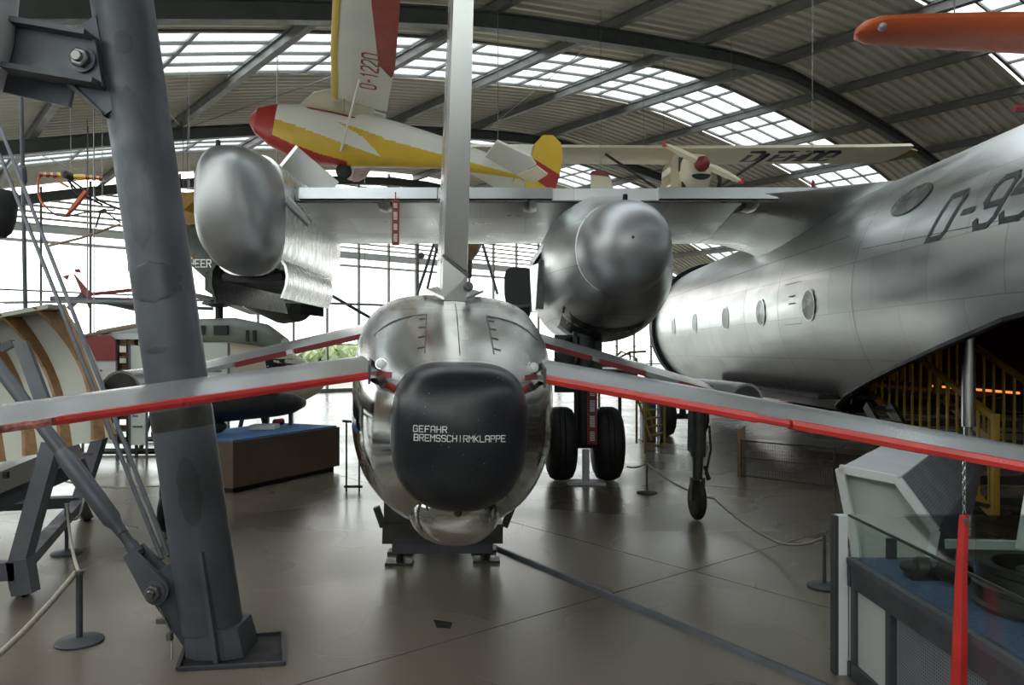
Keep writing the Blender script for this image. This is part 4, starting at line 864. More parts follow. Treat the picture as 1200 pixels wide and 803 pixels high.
# curved skin between top edge and bottom edge
nU, nV = 12, 10; sk = []
for i in range(nU+1):
    k = i/nU; tx, ty = lerp(-90, 70, k), lerp(390, 360, k); bx, by = lerp(-25, 130, k), lerp(548, 512, k)
    sk.append([P(lerp(tx, bx, j/nV)+26*math.sin(PI*.5*j/nV)*(1-j/nV)*1.6, lerp(ty, by, j/nV), WD+.30-.55*(j/nV)+.28*math.sin(PI*j/nV)) for j in range(nV+1)])
m = MB(); rr = []
for r in sk: rr.append(r+[p+V(0, .03, .01) for p in r[::-1]])
m.ring(rr); m.build('skin', 'cream_panel', ws, 40)
MB().ring([[sk[i][0]+V(0, -.16, .015), sk[i][0]+V(0, .05, .015), sk[i][0]+V(0, .05, -.02), sk[i][0]+V(0, -.16, -.02)] for i in range(nU+1)]).build('top_edge', 'cream_panel', ws)
def rib(kc, name='rib'):
    ii = kc*nU; i0 = min(int(ii), nU-1); f_ = ii-i0; pts = [sk[i0][j].lerp(sk[i0+1][j], f_) for j in range(nV+1)]
    r = []
    for j, p in enumerate(pts):
        w = .05+.13*(1-j/nV)**3+.06*(j/nV)**2; r.append([p+V(-.012, -.002, 0), p+V(-.012-w*.28, -w*.95, 0), p+V(.012-w*.28, -w*.95, 0), p+V(.012, -.002, 0)])
    return MB().ring(r).build(name, 'wood', ws)
for k in (.20, .44, .70, .95): rib(k)
MB().bar(sk[nU][0]+V(.03, -.02, 0), sk[nU][nV]+V(.03, -.02, 0), .03, .06).build('edge_member', 'wood', ws)
# grey clamp plate in front of the shell
MB().prism([P(14, 400, WD-.45), P(30, 399, WD-.45), P(60, 478, WD-.55), P(44, 482, WD-.55)], V(0, .04, 0)).build('clamp_plate', 'steel_grey', ws); MB().bar(P(2, 409, WD-.42), P(16, 402, WD-.42), .05, .05).build('clamp_arm', 'steel_grey', ws)
# trestle
te = root('trestle', V(P(60, 690, 5.6).x, 5.6, 0), 'grey steel trestle carrying the ribbed wing shell and silver spar', 'trestle')
def leg(a, b, w=.11, m='steel_grey', par=te, name='leg'): return MB().bar(a, b, w, .10, up=(0, 1, 0)).build(name, m, par)
def fz(x, d): return V((x-600)/F*d, d, 0)
lA = leg(P(62, 520, 5.35), P(22, 665, 5.2)); leg(P(22, 665, 5.2), fz(28, 5.55)+V(0, 0, .0)+V(0, -.02, .03), .12); leg(P(-60, 672, 5.2), P(22, 668, 5.2), .12, name='foot_bar'); leg(P(24, 655, 5.2), P(27, 695, 5.2)+V(.02, 0, 0), .14, name='foot')
leg(P(128, 480, 7.6), P(92, 590, 7.4)); leg(P(90, 586, 7.4), fz(100, 8.0)+V(0, 0, .03), .12); leg(P(-10, 592, 6.9), P(90, 588, 7.4), .1, name='cross_bar'); leg(P(20, 582, 7.0), P(40, 582, 7.0), .12, name='socket'); leg(P(80, 536, 7.5), P(112, 534, 7.5), .07, name='cross_bar')
leg(P(22, 667, 5.2), P(92, 590, 7.4), .08, name='stretcher')
# silver spar lying under the shell
sp_ = root('silver_spar', P(0, 600, 5.75), 'bright silver box spar lying on the grey trestle at far left', 'spar')
A, B = P(-120, 610, 5.75), P(88, 524, 6.6)
MB().bar(A, B, .34, .16).build('spar_box', 'alu_plain', sp_); MB().bar(A+V(0, 0, .20), B+V(-.35, 0, .17), .14, .06).build('top_rail', 'wood', sp_)
for k in (.5, .64, .9): q = A.lerp(B, k); MB().box(q+V(.0, -.19, .0), (.12, .05, .05)).build('clip', 'gear_dark', sp_)
MB().bar(A+V(0, .1, -.15), B+V(0, .1, -.15), .3, .12).build('lower_rail', 'steel_dark', sp_)
# ------------------------------------------------------------------ low rope barriers
def stanchion(p, h, label, group=None, r=.013, base=.125):
    rt = root('stanchion', p, label, 'stanchion', group)
    MB().lathe(p, (0, 0, 1), [(0, base), (.012, base), (.02, base*.9), (.03, base*.3), (.034, .02)], 24).build('base', 'steel_dark', rt, 40); MB().tube([p+V(0, 0, .02), p+V(0, 0, h)], r, 10).build('post', 'steel_grey', rt, 40)
    MB().lathe(p+V(0, 0, h), (0, 0, 1), [(-.01, r*1.3), (.01, r*1.3), (.014, r*.6)], 10).build('cap', 'bolt', rt); return rt
def sagrope(pts, sag, label, r=.011, name='barrier_rope', par=None):
    out = []
    for a, b in zip(pts, pts[1:]):
        for i in range(12): k = i/12; out.append(a.lerp(b, k)-V(0, 0, 4*sag*k*(1-k)))
    out.append(pts[-1]); 
    for q in out: q.z = max(q.z, r+.002)
    return MB().tube(out, r, 8).build(name, 'rope', par, 60, label=label, cat='rope')
s1 = fz(93, 4.62); s2 = fz(78, 6.65)
stanchion(s1, .42, 'low grey rope stanchion nearest the column foot', 'low rope stanchions', .02, .135); stanchion(s2, .42, 'low grey rope stanchion under the slanting tie rod', 'low rope stanchions', .016)
sagrope([s1+V(-.02, 0, .42), V(s1.x-.13, 3.9, .10), V(s1.x-.05, 3.4, .02)], .03, 'thick twisted rope running from the nearest stanchion to the lower left corner', .017)
sagrope([s2+V(0, 0, .42), s1+V(0, 0, .42)], .10, 'rope sagging between the two left stanchions')
s5 = fz(165, 9.4); sagrope([s2+V(0, 0, .42), V(s2.x-.25, 7.4, .42)], .2, 'short rope loop behind the tie rod'); 
sagrope([P(60, 560, 8.5), P(165, 570, 9.0), P(250, 556, 9.5)], .05, 'pale rope crossing behind the two thin rods')
s3 = fz(758, 9.5); stanchion(s3, .38, 'low grey rope stanchion right of the large black tyres', 'low rope stanchions')
sagrope([P(735, 547, 9.7), s3+V(0, 0, .37)], .03, 'short rope between the large tyre and its stanchion'); sagrope([s3+V(0, 0, .37), P(838, 585, 8.2)], .07, 'rope sagging from the stanchion to the outrigger leg')
s4 = fz(966, 5.7); stanchion(s4, .40, 'low grey rope stanchion behind the glass display case', 'low rope stanchions'); sagrope([P(838, 585, 8.2), P(912, 636, 6.6), s4+V(.02, 0, .38)], .04, 'rope sagging from the outrigger leg towards the display case')
# cable cover across the floor
a, b = fz(575, 6.9), V(1.66, 3.95, 0)
MB().ring([[q+V(-.045, -.02, 0), q+V(-.02, 0, .022), q+V(.02, 0, .022), q+V(.045, .02, 0)] for q in [a.lerp(b, i/8) for i in range(9)]]).build('cable_cover', 'steel_grey', None, 40, label='grey cable cover running across the floor from under the jet', cat='cable')
fu = fz(520, 4.8); MB().prism([fz(508, 5.0), fz(530, 4.95), fz(528, 4.85), fz(512, 4.86)], V(0, 0, .004)).build('floor_inlet', 'black', None, label='small dark floor inlet in front of the jet', cat='inlet')
# ------------------------------------------------------------------ right foreground: glazed display case, faceted console
o = V(2.35, 3.0, 0); dc = root('display_case', o, 'glass topped grey display case with blue lining at lower right', 'display case')
X0, X1, Y0, Y1 = 1.80, 3.0, 1.2, 4.15
ZS, ZG = .645, .86
MB().prism([V(X0+.04, Y0, .60), V(X1, Y0, .60), V(X1, Y1-.05, .60), V(X0+.04, Y1-.05, .60)], V(0, 0, .045)).build('lining', 'blue_carpet', dc)
for z, h, w, m in ((.625, .035, .05, 'steel_grey'), (.575, .06, .035, 'case_dark'), (.52, .05, .03, 'case_dark'), (.05, .08, .03, 'case_dark')):
    MB().bar(V(X0+.02, Y0, z), V(X0+.02, Y1-.06, z), w, h).build('side_rail', m, dc); MB().bar(V(X0, Y1-.04, z), V(X1, Y1-.04, z), w, h).build('end_rail', m, dc)
for y in (4.08, 3.70, 2.9, 2.1, 1.3): MB().box(V(X0+.03, y, .28), (.04, .05, .56)).build('frame_post', 'case_dark', dc)
MB().box(V(X0+.035, 3.89, .28), (.015, .33, .48)).build('white_panel', 'board_white', dc)
for y0, y1 in ((2.93, 3.67), (2.13, 2.87), (1.33, 2.07)):
    MB().box(V(X0+.045, (y0+y1)/2, .28), (.012, y1-y0, .47)).build('perforated_panel', 'perf', dc)
    hol = MB()
    ny = 46 if y0 > 2.5 else 20; nz = 30 if y0 > 2.5 else 12
    for i in range(ny):
        for j in range(nz):
            c = V(X0+.038, lerp(y0+.02, y1-.02, (i+.5)/ny), lerp(.06, .50, (j+.5)/nz)); r = .0042; hol.add([c+V(0, r, 0), c+V(0, 0, r), c+V(0, -r, 0), c+V(0, 0, -r)], [(0, 1, 2, 3)])
    hol.build('perforation', 'black', dc, kind='stuff', fix=False)
MB().box(V(X0-.01, Y1+.03, .43), (.05, .06, .86)).build('corner_post', 'white_frame', dc); MB().box(V(X0-.045, Y1+.03, .43), (.02, .06, .86)).build('corner_edge', 'case_dark', dc)
MB().box(V(2.4, Y1, .30), (1.15, .02, .56)).build('end_panel', 'grey_panel', dc)
MB().prism([V(X0+.02, Y0, ZG), V(X1, Y0, ZG), V(X1, Y1, ZG), V(X0+.02, Y1, ZG)], V(0, 0, .010)).build('top_pane', 'case_glass', dc)
MB().prism([V(X0+.02, Y0, ZS), V(X0+.02, Y1, ZS), V(X0+.02, Y1, ZG), V(X0+.02, Y0, ZG)], V(.008, 0, 0)).build('side_pane', 'case_glass', dc); MB().prism([V(X0+.02, Y1, ZS), V(X1, Y1, ZS), V(X1, Y1, ZG), V(X0+.02, Y1, ZG)], V(0, -.008, 0)).build('end_pane', 'case_glass', dc)
MB().bar(V(X0+.02, Y0, ZG+.005), V(X0+.02, Y1, ZG+.005), .010, .012).build('glass_edge', 'gear_green', dc)
MB().box(V(2.02, Y1-.06, .70), (.05, .02, .11)).build('caption_stand', 'case_dark', dc)
# exhibits inside the case
q = V(2.06, 3.72, .69); ex = root('fuel_pump', V(q.x, q.y, .645), 'small dark metal pump lying on the blue lining in the display case', 'pump')
MB().lathe(q+V(-.16, .05, .01), (1, -.3, 0), [(0, .012), (.03, .035), (.07, .035), (.08, .05), (.13, .05), (.14, .035), (.17, .035)], 18).build('shaft_end', 'gear_dark', ex, 40); MB().lathe(q+V(.02, 0, .01), (.6, -1, 0), [(0, .05), (.02, .062), (.12, .062), (.13, .045), (.10, .04), (.10, .001)], 20).build('body', 'gear_dark', ex, 40); MB().box(q+V(-.06, .02, -.02), (.14, .08, .05)).build('mount', 'gear_dark', ex)
q = V(2.28, 3.28, .65); en = root('engine_ring', q, 'large dark ribbed engine casing standing in the display case', 'engine part')
MB().lathe(q, (0, 0, 1), [(0, .27), (.02, .28), (.03, .26), (.07, .255), (.08, .275), (.10, .275), (.11, .25), (.15, .24), (.16, .255), (.185, .25), (.185, .2), (.02, .19)], 36).build('casing', 'gear_dark', en, 30); MB().lathe(q, (0, 0, 1), [(0, .12), (.16, .11), (.17, .03)], 20).build('core', 'gear_dark', en, 40)
# red streamer hanging from the near tailplane
STP = JM @ V(1.95, 2.83, 1.365)
# faceted console
ax_ = V(.583, .812, 0); la = V(.812, -.583, 0); o = V(2.14, 4.95, 0)
cons = root('faceted_console', o, 'grey hexagonal display console with perforated sides behind the glass case', 'display console')
hexs = [(-.03, .99), (.31, .95), (.52, .66), (.42, .10), (.12, .05), (.06, .52)]
LEN = 3.4
HP = lambda i, k: o+la*hexs[i % 6][0]+ax_*k+V(0, 0, hexs[i % 6][1])
nm = ['top_panel', 'perforated_panel', 'perforated_panel', 'base_panel', 'back_panel', 'back_panel']; mm = ['grey_panel', 'perf', 'perf', 'case_dark', 'grey_panel', 'grey_panel']
cc = o+V(0, 0, .5)
for i in range(6):
    a, b, c, d = HP(i, .04), HP(i+1, .04), HP(i+1, LEN), HP(i, LEN); e = (b-a).normalized()*.006
    nr = ((b-a).cross(d-a)).normalized(); nr = nr if nr.dot((a+b)/2-cc-ax_*.04) < 0 else -nr
    pn = MB().prism([a+e, b-e, c-e, d+e], nr*.03).build(nm[i], mm[i], cons)
    if i in (1, 2):
        hol = MB(); n1, n2 = 90, 18
        for p in range(n1):
            for q in range(n2):
                c0 = a.lerp(b, (q+.5)/n2).lerp(d.lerp(c, (q+.5)/n2), (p+.5)/n1)-nr*.002; u = (b-a).normalized()*.005; w = ax_*.008; hol.add([c0+u, c0+w, c0-u, c0-w], [(0, 1, 2, 3)])
        hol.build('perforation', 'black', pn, kind='stuff', fix=False)
MB().prism([HP(i, .10) for i in range(6)], ax_*.02).build('end_face', 'pale_green', cons)
for i in range(6): MB().bar(HP(i, .02), HP(i+1, .02), .05, .05, up=ax_).build('end_frame', 'white_frame', cons)
p0 = HP(2, 1.3); 
MB().bar(o+la*.95+V(0, 0, .60)-ax_*.05, o+la*.95+ax_*1.3+V(0, 0, .74), .05, .06).build('side_bar', 'white_frame', cons); MB().bar(o+la*.95+V(0, 0, .60)+ax_*.2, o+la*.55+V(0, 0, .55)+ax_*.2, .05, .05).build('bar_bracket', 'white_frame', cons)
# ------------------------------------------------------------------ wire barrier and board under the right tailplane
A, B = fz(868, 10.6), fz(978, 9.7)
gfz = root('wire_barrier', (A+B)/2, 'low wire mesh barrier below the right tailplane', 'barrier')
for z in (.02, .27, .50): MB().bar(A+V(0, 0, z+.02), B+V(0, 0, z+.02), .015, .015).build('rail', 'gear_dark', gfz)
for q in (A, B): MB().bar(q, q+V(0, 0, .54), .02, .02).build('post', 'gear_dark', gfz)
wm = MB()
for i in range(40): q = A.lerp(B, (i+.5)/40); wm.bar(q+V(0, 0, .03), q+V(0, 0, .52), .004, .004)
for j in range(10): wm.bar(A+V(0, 0, .06+.045*j), B+V(0, 0, .06+.045*j), .003, .003)
wm.build('wire_mesh', 'gear_dark', gfz, kind='stuff')
q = fz(864, 10.7); MB().prism([q, q+V(.10, -.05, 0), q+V(.10, -.05, .72), q+V(0, 0, .66)], V(.02, .06, 0)).build('caption_board', 'tan', None, label='narrow tan board at the left end of the wire barrier', cat='board')
# far wheel pair, grey cabinet, yellow steps beyond the outrigger
q = fz(800, 16.0); wp_ = root('wheel_pair', q, 'pair of black aircraft wheels standing far behind the outrigger leg', 'wheels')
MB().tube([q+V(0, 0, .42), q+V(0, 0, 1.2)], .07, 10).build('leg', 'gear_dark', wp_); MB().tube([q+V(-.35, 0, .4), q+V(.35, 0, .4)], .06, 8).build('axle', 'gear_dark', wp_)
for dx in (-.33, .33): wheel(q+V(dx, 0, .40), (1, 0, 0), .40, .32, wp_)
q = fz(764, 15.0); cbn = root('grey_cabinet', q, 'grey metal cabinet standing behind the yellow steps', 'cabinet')
MB().box(q+V(0, 0, .62), (.42, .35, 1.18)).build('body', 'steel_grey', cbn); MB().box(q+V(0, -.19, .62), (.36, .02, 1.1)).build('door', 'steel_grey', cbn); MB().box(q+V(0, 0, .015), (.46, .38, .03)).build('plinth', 'gear_dark', cbn)
st_ = root('yellow_steps', fz(752, 13.0), 'yellow tubular access steps beside the fuselage of the transport', 'steps')
T = lambda pts, r=.022, n='tube': MB().tube([P(*p) for p in pts], r, 8).build(n, 'rail_yellow', st_, 40)
T([(747, 468, 13.4), (764, 516, 13.0)], .02, 'stringer'); T([(755, 466, 13.6), (770, 512, 13.4)], .02, 'stringer')
for k in range(5): 
    a = P(747, 468, 13.4).lerp(P(764, 516, 13.0), (k+.5)/5); b = P(755, 466, 13.6).lerp(P(770, 512, 13.4), (k+.5)/5); MB().bar(a, b+V(.12, 0, 0), .1, .02).build('tread', 'rail_yellow', st_)
T([(746, 520, 12.9), (746, 420, 13.0), (728, 412, 13.0), (700, 440, 13.0)], .02, 'handrail'); T([(779, 523, 12.9), (779, 470, 13.0)], .02, 'post'); T([(764, 522, 12.9), (779, 523, 12.9)], .02, 'foot_tube'); T([(700, 432, 13.2), (738, 413, 13.2), (757, 412, 13.2)], .02, 'handrail'); T([(738, 413, 13.2), (740, 445, 13.2)], .018, 'post')
T([(712, 428, 13.1), (712, 455, 13.1)], .018, 'post')
MB().bar(P(700, 446, 13.2), P(758, 446, 13.2), .5, .05).build('platform', 'rail_yellow', st_)
for xx in (702, 756): q = P(xx, 446, 13.2); MB().bar(V(q.x, q.y, 0), q, .04, .04).build('leg', 'rail_yellow', st_)
nl = root('silver_fairing', V(P(762, 445, 14).x, 14, P(762, 458, 14).z-1.1), 'polished silver strut beside the transport fuselage nose', 'strut')
MB().tube([P(752, 430, 14), P(772, 452, 14)], [.10, .07], 12).build('strut', 'chrome', nl, 40); MB().tube([P(772, 452, 14), V(P(772, 452, 14).x, 14, 0)], .05, 10).build('foot_tube', 'chrome', nl, 40)
eg = P(745, 433, 12.6); ej = root('small_engine', V(eg.x, eg.y, eg.z-1.2), 'small jet engine with dark intake on a stand behind the wing', 'engine')
MB().lathe(eg, (-.9, .3, 0), [(0, .10), (.02, .13), (.2, .14), (.5, .12), (.6, .1)], 20).build('casing', 'alu_plain', ej, 40); MB().lathe(eg+V(.01, 0, 0), (-.9, .3, 0), [(-.001, .001), (0, .1), (.1, .09)], 20).build('intake', 'black', ej); MB().tube([eg+V(-.25, .08, -.1), V(eg.x-.25, eg.y+.08, 0)], .03, 8).build('stand_post', 'gear_dark', ej)
# ------------------------------------------------------------------ background on the left
# plinth with missile
ang = math.atan2(11.3-9.5, (398-600)/F*11.3-(273-600)/F*9.5); c0 = fz(273, 9.4)
du = (fz(398, 11.3)-c0); du.z = 0; ln = du.length; du.normalize(); dw = V(-du.y, du.x, 0)
pl = root('plinth', c0+du*ln/2+dw*.6, 'long brown metal plinth with blue top behind the left tailplane', 'plinth')
R4 = lambda a, b, z: c0+du*a+dw*b+V(0, 0, z)
MB().prism([R4(.06, .06, 0), R4(ln-.06, .06, 0), R4(ln-.06, 1.1, 0), R4(.06, 1.1, 0)], V(0, 0, .08)).build('toe_kick', 'black', pl)
MB().prism([R4(0, 0, .07), R4(ln, 0, .07), R4(ln, 1.2, .07), R4(0, 1.2, .07)], V(0, 0, .57)).build('side_box', 'brown_metal', pl)
MB().prism([R4(.03, .03, .63), R4(ln-.03, .03, .63), R4(ln-.03, 1.17, .63), R4(.03, 1.17, .63)], V(0, 0, .03)).build('top_sheet', 'blue_top', pl)
MB().box(R4(ln-.9, .6, .70), (.35, .25, .06)).build('caption_block', 'board_white', pl)
ms = root('missile', R4(ln*.45, .65, .66), 'black finned missile lying on stands over the brown plinth', 'missile')
mo = R4(-.35, .7, .98)
md = MB().lathe(mo, du, [(0, .10), (.05, .16), (1.9, .17), (2.2, .15), (2.45, .08), (2.5, .01)], 20).build('body', 'black', ms, 40)
MB().lathe(mo+V(0, 0, -.22)-du*.2, du, [(0, .06), (.05, .09), (1.0, .09), (1.1, .05)], 16).build('booster_tube', 'black', ms, 40)
for k, h in ((1.45, .2), (.5, .16)): MB().prism([mo+du*k+V(0, 0, .1), mo+du*(k+.5)+V(0, 0, .1), mo+du*(k+.42)+V(0, 0, .1+h)-dw*.12, mo+du*(k+.25)+V(0, 0, .1+h)-dw*.12], dw*.02).build('tail_fin', 'board_white' if k > 1 else 'black', md)
for k in (.5, 1.7, 2.2): MB().bar(R4(-.35+k, .7, .66), R4(-.35+k, .7, .86), .05, .08).build('cradle', 'gear_dark', ms)
MB().lathe(mo+du*1.75+V(0, 0, -.24)-dw*.1, du, [(0, .05), (.15, .05)], 10).build('clamp', 'red_dark', ms)
# cream and grey helicopter, nose to the right
o = V(-4.6, 13.6, 0); he = root('helicopter', o, 'cream helicopter with grey engine cowling and red belly stripe behind the column', 'helicopter')
def hs(x, w, b, t, e=2.6, n=24): return [V(x, 13.9+w*math.cos(2*PI*k/n), (b+t)/2+(t-b)/2*math.copysign(abs(math.sin(2*PI*k/n))**(2/e), math.sin(2*PI*k/n))) for k in range(n)]
hb_ = MB().ring([hs(x, w, b, t) for x, w, b, t in ((-11.5, .10, 1.75, 1.95), (-8.2, .3, 1.45, 2.0), (-7.2, .68, .85, 2.0), (-6.2, .78, .72, 2.02), (-5.0, .78, .72, 2.0), (-4.2, .70, .76, 1.85), (-3.75, .52, .86, 1.58), (-3.5, .28, 1.0, 1.30), (-3.42, .08, 1.1, 1.2))]).build('cabin', 'heli_cream', he, 40)
hg = MB().ring([hs(x, w, b, t, 3) for x, w, b, t in ((-7.4, .3, 1.85, 2.15), (-6.8, .5, 1.85, 2.25), (-5.9, .58, 1.85, 2.33), (-5.0, .55, 1.85, 2.36), (-4.45, .45, 1.80, 2.25), (-4.1, .28, 1.75, 2.0))]).build('engine_cowling', 'heli_grey', he, 40)
for x in (-5.45, -5.05): MB().box(V(x, 13.34, 2.12), (.24, .08, .16)).build('air_intake', 'black', hg)
for x in (-4.62, -4.5): MB().box(V(x, 13.42, 2.02), (.05, .06, .2)).build('vent', 'black', hg)
MB().box(V(-5.9, 13.3, 2.2), (.3, .1, .16)).build('exhaust', 'black', hg)
hbv = bvh_of(hb_)
def hside(x, z, off=.01):
    h = hbv.ray_cast(V(x, 10, z)-o, V(0, 1, 0)); return h[0]+o-V(0, off, 0) if h[0] is not None else V(x, 13.1, z)
def hpatch(x0, x1, z0, z1, name, m, nx=8, nz=4, sl=0):
    mb = MB(); pts = [[hside(lerp(x0, x1, i/nx)+sl*j/nz, lerp(z0, z1, j/nz)) for j in range(nz+1)] for i in range(nx+1)]
    for i in range(nx):
        for j in range(nz): mb.add([pts[i][j], pts[i+1][j], pts[i+1][j+1], pts[i][j+1]], [(0, 1, 2, 3)])
    return mb.build(name, m, hb_, fix=False)
hpatch(-4.15, -3.72, 1.25, 1.62, 'cockpit_window', 'window_dark', sl=-.12); hpatch(-5.6, -3.9, .78, .93, 'red_stripe', 'red_dark'); hpatch(-5.4, -4.5, 1.12, 1.22, 'red_stripe', 'red_dark'); hpatch(-5.25, -5.1, 1.35, 1.55, 'vent', 'black', 2, 2); hpatch(-5.0, -4.85, 1.35, 1.55, 'vent', 'black', 2, 2); hpatch(-6.8, -6.4, 1.2, 1.55, 'cabin_window', 'window_dark'); hpatch(-6.2, -5.8, 1.2, 1.55, 'cabin_window', 'window_dark')
mst = MB().tube([V(-5.3, 13.9, 2.3), V(-5.3, 13.9, 2.75)], .07, 10).build('rotor_mast', 'black', he); MB().lathe(V(-5.3, 13.9, 2.55), (0, 0, 1), [(0, .12), (.05, .3), (.09, .3), (.12, .1)], 12).build('swash_plate', 'gear_dark', mst)
for a in (.15, .15+PI/2, .15+PI, .15+PI*1.5): d = V(math.cos(a), math.sin(a), 0); MB().bar(V(-5.3, 13.9, 2.68)+d*.1, V(-5.3, 13.9, 2.60)+d*3.6, .22, .03).build('rotor_blade', 'heli_grey', mst)
for y in (13.0, 14.8):
    sk_ = MB().tube([V(-7.0, y, .06), V(-4.1, y, .06), V(-3.7, y, .18)], .05, 8).build('skid', 'gear_dark', he)
    for x in (-6.3, -4.7): MB().tube([V(x, y, .06), V(x, lerp(y, 13.9, .6), .8)], .04, 8).build('skid_leg', 'gear_dark', sk_)
# dark army helicopter tail hung behind the lift pod
o = P(285, 320, 16.0); ah = root('army_helicopter', o, 'dark green army helicopter lettered HEER hung behind the lift pod', 'helicopter'); OFF[ah] = o
A, B = P(195, 262, 17.5), P(340, 352, 15.0); dd = (B-A).normalized(); rr = []
for k, w, h in ((0, .10, .16), (.25, .42, .46), (.5, .55, .56), (.8, .62, .60), (1, .55, .5), (1.08, .3, .3)):
    c = A.lerp(B, k); u = dd.cross(V(0, 0, 1)).normalized(); v = u.cross(dd); rr.append([c+u*w*math.cos(2*PI*j/20)+v*h*math.sin(2*PI*j/20) for j in range(20)])
am = MB().ring(rr).build('tail_boom', 'heli_green', ah, 40); abv = bvh_of(am)
def am_(u, v):
    p = P(222+u, 313-v, 1.0)-V(0, 0, CAMH); q = V(0, 0, CAMH); h = abv.ray_cast(q-o, p.normalized()); return h[0]+o-p.normalized()*.02 if h[0] is not None else P(222+u, 313-v, 16)
text(MB(), 'HEER', 8.5, am_, .15, 5.6, .85).build('lettering', 'white_print', am, fix=False, label='pale letters HEER')
for i, mm_ in enumerate(('black', 'red', 'yellow')): MB().add([am_(-2, -18+30-1.4*i+3), am_(4, -18+30-1.4*i+1), am_(4, -18+30-1.4*i-.3), am_(-2, -18+30-1.4*i+1.6)], [(0, 1, 2, 3)]).build('flag_stripe', mm_, am, fix=False)
MB().prism([P(240, 318, 15.6), P(262, 330, 15.4), P(258, 352, 15.4), P(240, 340, 15.6)], V(0, .3, 0)).build('side_panel', 'heli_green', ah)
MB().tube([P(222, 347, 15.5), P(290, 358, 15.2), P(318, 372, 15.0)], .03, 6).build('skid_tube', 'gear_dark', ah); MB().tube([P(250, 345, 15.6), P(258, 362, 15.4)], .03, 6).build('skid_leg', 'gear_dark', ah)
for q in (P(220, 272, 17.1), P(325, 335, 15.2)): cable(ah, q, .012)
# ochre cloth covered object beside the pod
o = P(224, 245, 14.5); oc = root('ochre_tail', o, 'crumpled ochre tail piece hung left of the lift pod', 'tail'); OFF[oc] = o
MB().ring([[P(x, y, 14.5)+V(0, d, 0) for x, y, d in ((206+s*3, 232-s*5, 0), (234+s, 222+s*3, .1), (236, 240, .2), (224+s*4, 262+s*2, .1), (208, 256, -.1))] for s in (0, 1)]).build('cloth', 'ochre', oc)
MB().ring([[P(x, y, 14.3)+V(0, d*.3, 0) for x, y in ((214, 246), (232, 252), (231, 262), (220, 264), (212, 258))] for d in (0, 1)]).build('lobe', 'ochre', oc); cable(oc, P(222, 226, 14.6))
# red tailed helicopter farther back
o = P(104, 345, 18); rh = root('tail_rotor_boom', o, 'slim helicopter tail boom with red fin behind the slanting rods', 'helicopter tail'); OFF[rh] = o
MB().tube([P(60, 350, 18), P(125, 353, 18), P(160, 357, 18)], [.06, .09, .16], 10).build('boom', 'steel_grey', rh); MB().prism([P(86, 321, 18), P(105, 343, 18), P(104, 361, 18), P(100, 352, 18), P(95, 342, 18)], V(0, .06, 0)).build('fin', 'red_dark', rh); MB().prism([P(87, 316, 18), P(92, 315, 18), P(94, 320, 18), P(88, 319, 18)], V(0, .05, 0)).build('fin_tip', 'red_dark', rh); MB().prism([P(73, 324, 18), P(80, 322, 18), P(78, 328, 18)], V(0, .05, 0)).build('tail_rotor', 'red_dark', rh); MB().tube([P(106, 345, 18), P(155, 340, 18)], .04, 6).build('blade', 'red_dark', rh); MB().bar(P(80, 362, 18), P(97, 345, 18), .06, .1).build('stabiliser', 'gear_dark', rh)
cable(rh, P(103, 343, 18), .012); cable(rh, P(150, 355, 18), .012)
MB().tube([P(80, 372, 16), P(200, 362, 16)], .035, 6).build('rotor_blade', 'steel_grey', None, label='long thin rotor blade crossing behind the column', cat='blade') if False else None
# ultralight frame with striped propeller
o = P(82, 212, 13); ul = root('ultralight', o, 'ultralight tube frame with yellow and red striped propeller hung at upper left', 'ultralight'); OFF[ul] = o
for sg, n in ((-1, 'propeller_blade'), (1, 'propeller_blade')):
    pb = MB().ring([[P(83+sg*x, 206.5+sg*.022*x*3-h, 12.9), P(83+sg*x, 206.5+sg*.066*x, 12.85), P(83+sg*x, 206.5+sg*.066*x+h, 12.9), P(83+sg*x, 206.5+sg*.066*x, 12.95)] for x, h in ((3, 2.2), (10, 3.4), (20, 3.0), (32, 2.4), (36, 1.8))]).build(n, 'yellow', ul)
    for x in (17, 25, 33): MB().ring([[P(83+sg*q, 206.5+sg*.066*q-3.3, 12.88), P(83+sg*q, 206.5+sg*.066*q, 12.82), P(83+sg*q, 206.5+sg*.066*q+3.3, 12.88), P(83+sg*q, 206.5+sg*.066*q, 12.98)] for q in (x, x+4)]).build('red_stripe', 'red_dark', pb)
MB().lathe(P(83, 207, 13), (0, -1, 0), [(0, .07), (.2, .06), (.22, .01)], 12).build('hub', 'gear_dark', ul)
T2 = lambda pts, r=.02, m='black', n='frame_tube': MB().tube([P(x, y, 13) for x, y in pts], r, 6).build(n, m, ul, 40)
T2([(50, 203), (45, 210), (44.5, 225), (48, 236), (55, 244)], .018, 'orange', 'hoop'); T2([(55, 244), (65, 252), (78, 254), (100, 249), (135, 246)], .014, 'gear_dark', 'hoop')
T2([(80, 209), (118, 236), (142, 246)]); T2([(80, 212), (95, 228), (120, 240)]); T2([(82, 212), (84, 220), (92, 229)], .016); T2([(100, 222), (92, 229)], .014); T2([(64, 210), (80, 219)], .022, 'orange', 'boom_tube'); T2([(118, 248), (112, 267)], .016); T2([(122, 247), (141, 261)], .014); T2([(118, 248), (124, 246)], .03, 'gear_dark'); T2([(58, 288), (95, 279), (141, 263)], .02, 'tan', 'boom_tube')
MB().prism([P(102, 224, 12.9), P(98, 223, 12.9), P(84, 240, 12.9), P(76, 253, 12.9), P(86, 244, 12.9)], V(0, .08, 0)).build('vane', 'orange', ul)
for x, y in ((83, 205), (120, 238)): cable(ul, P(x, y, 13), .006)
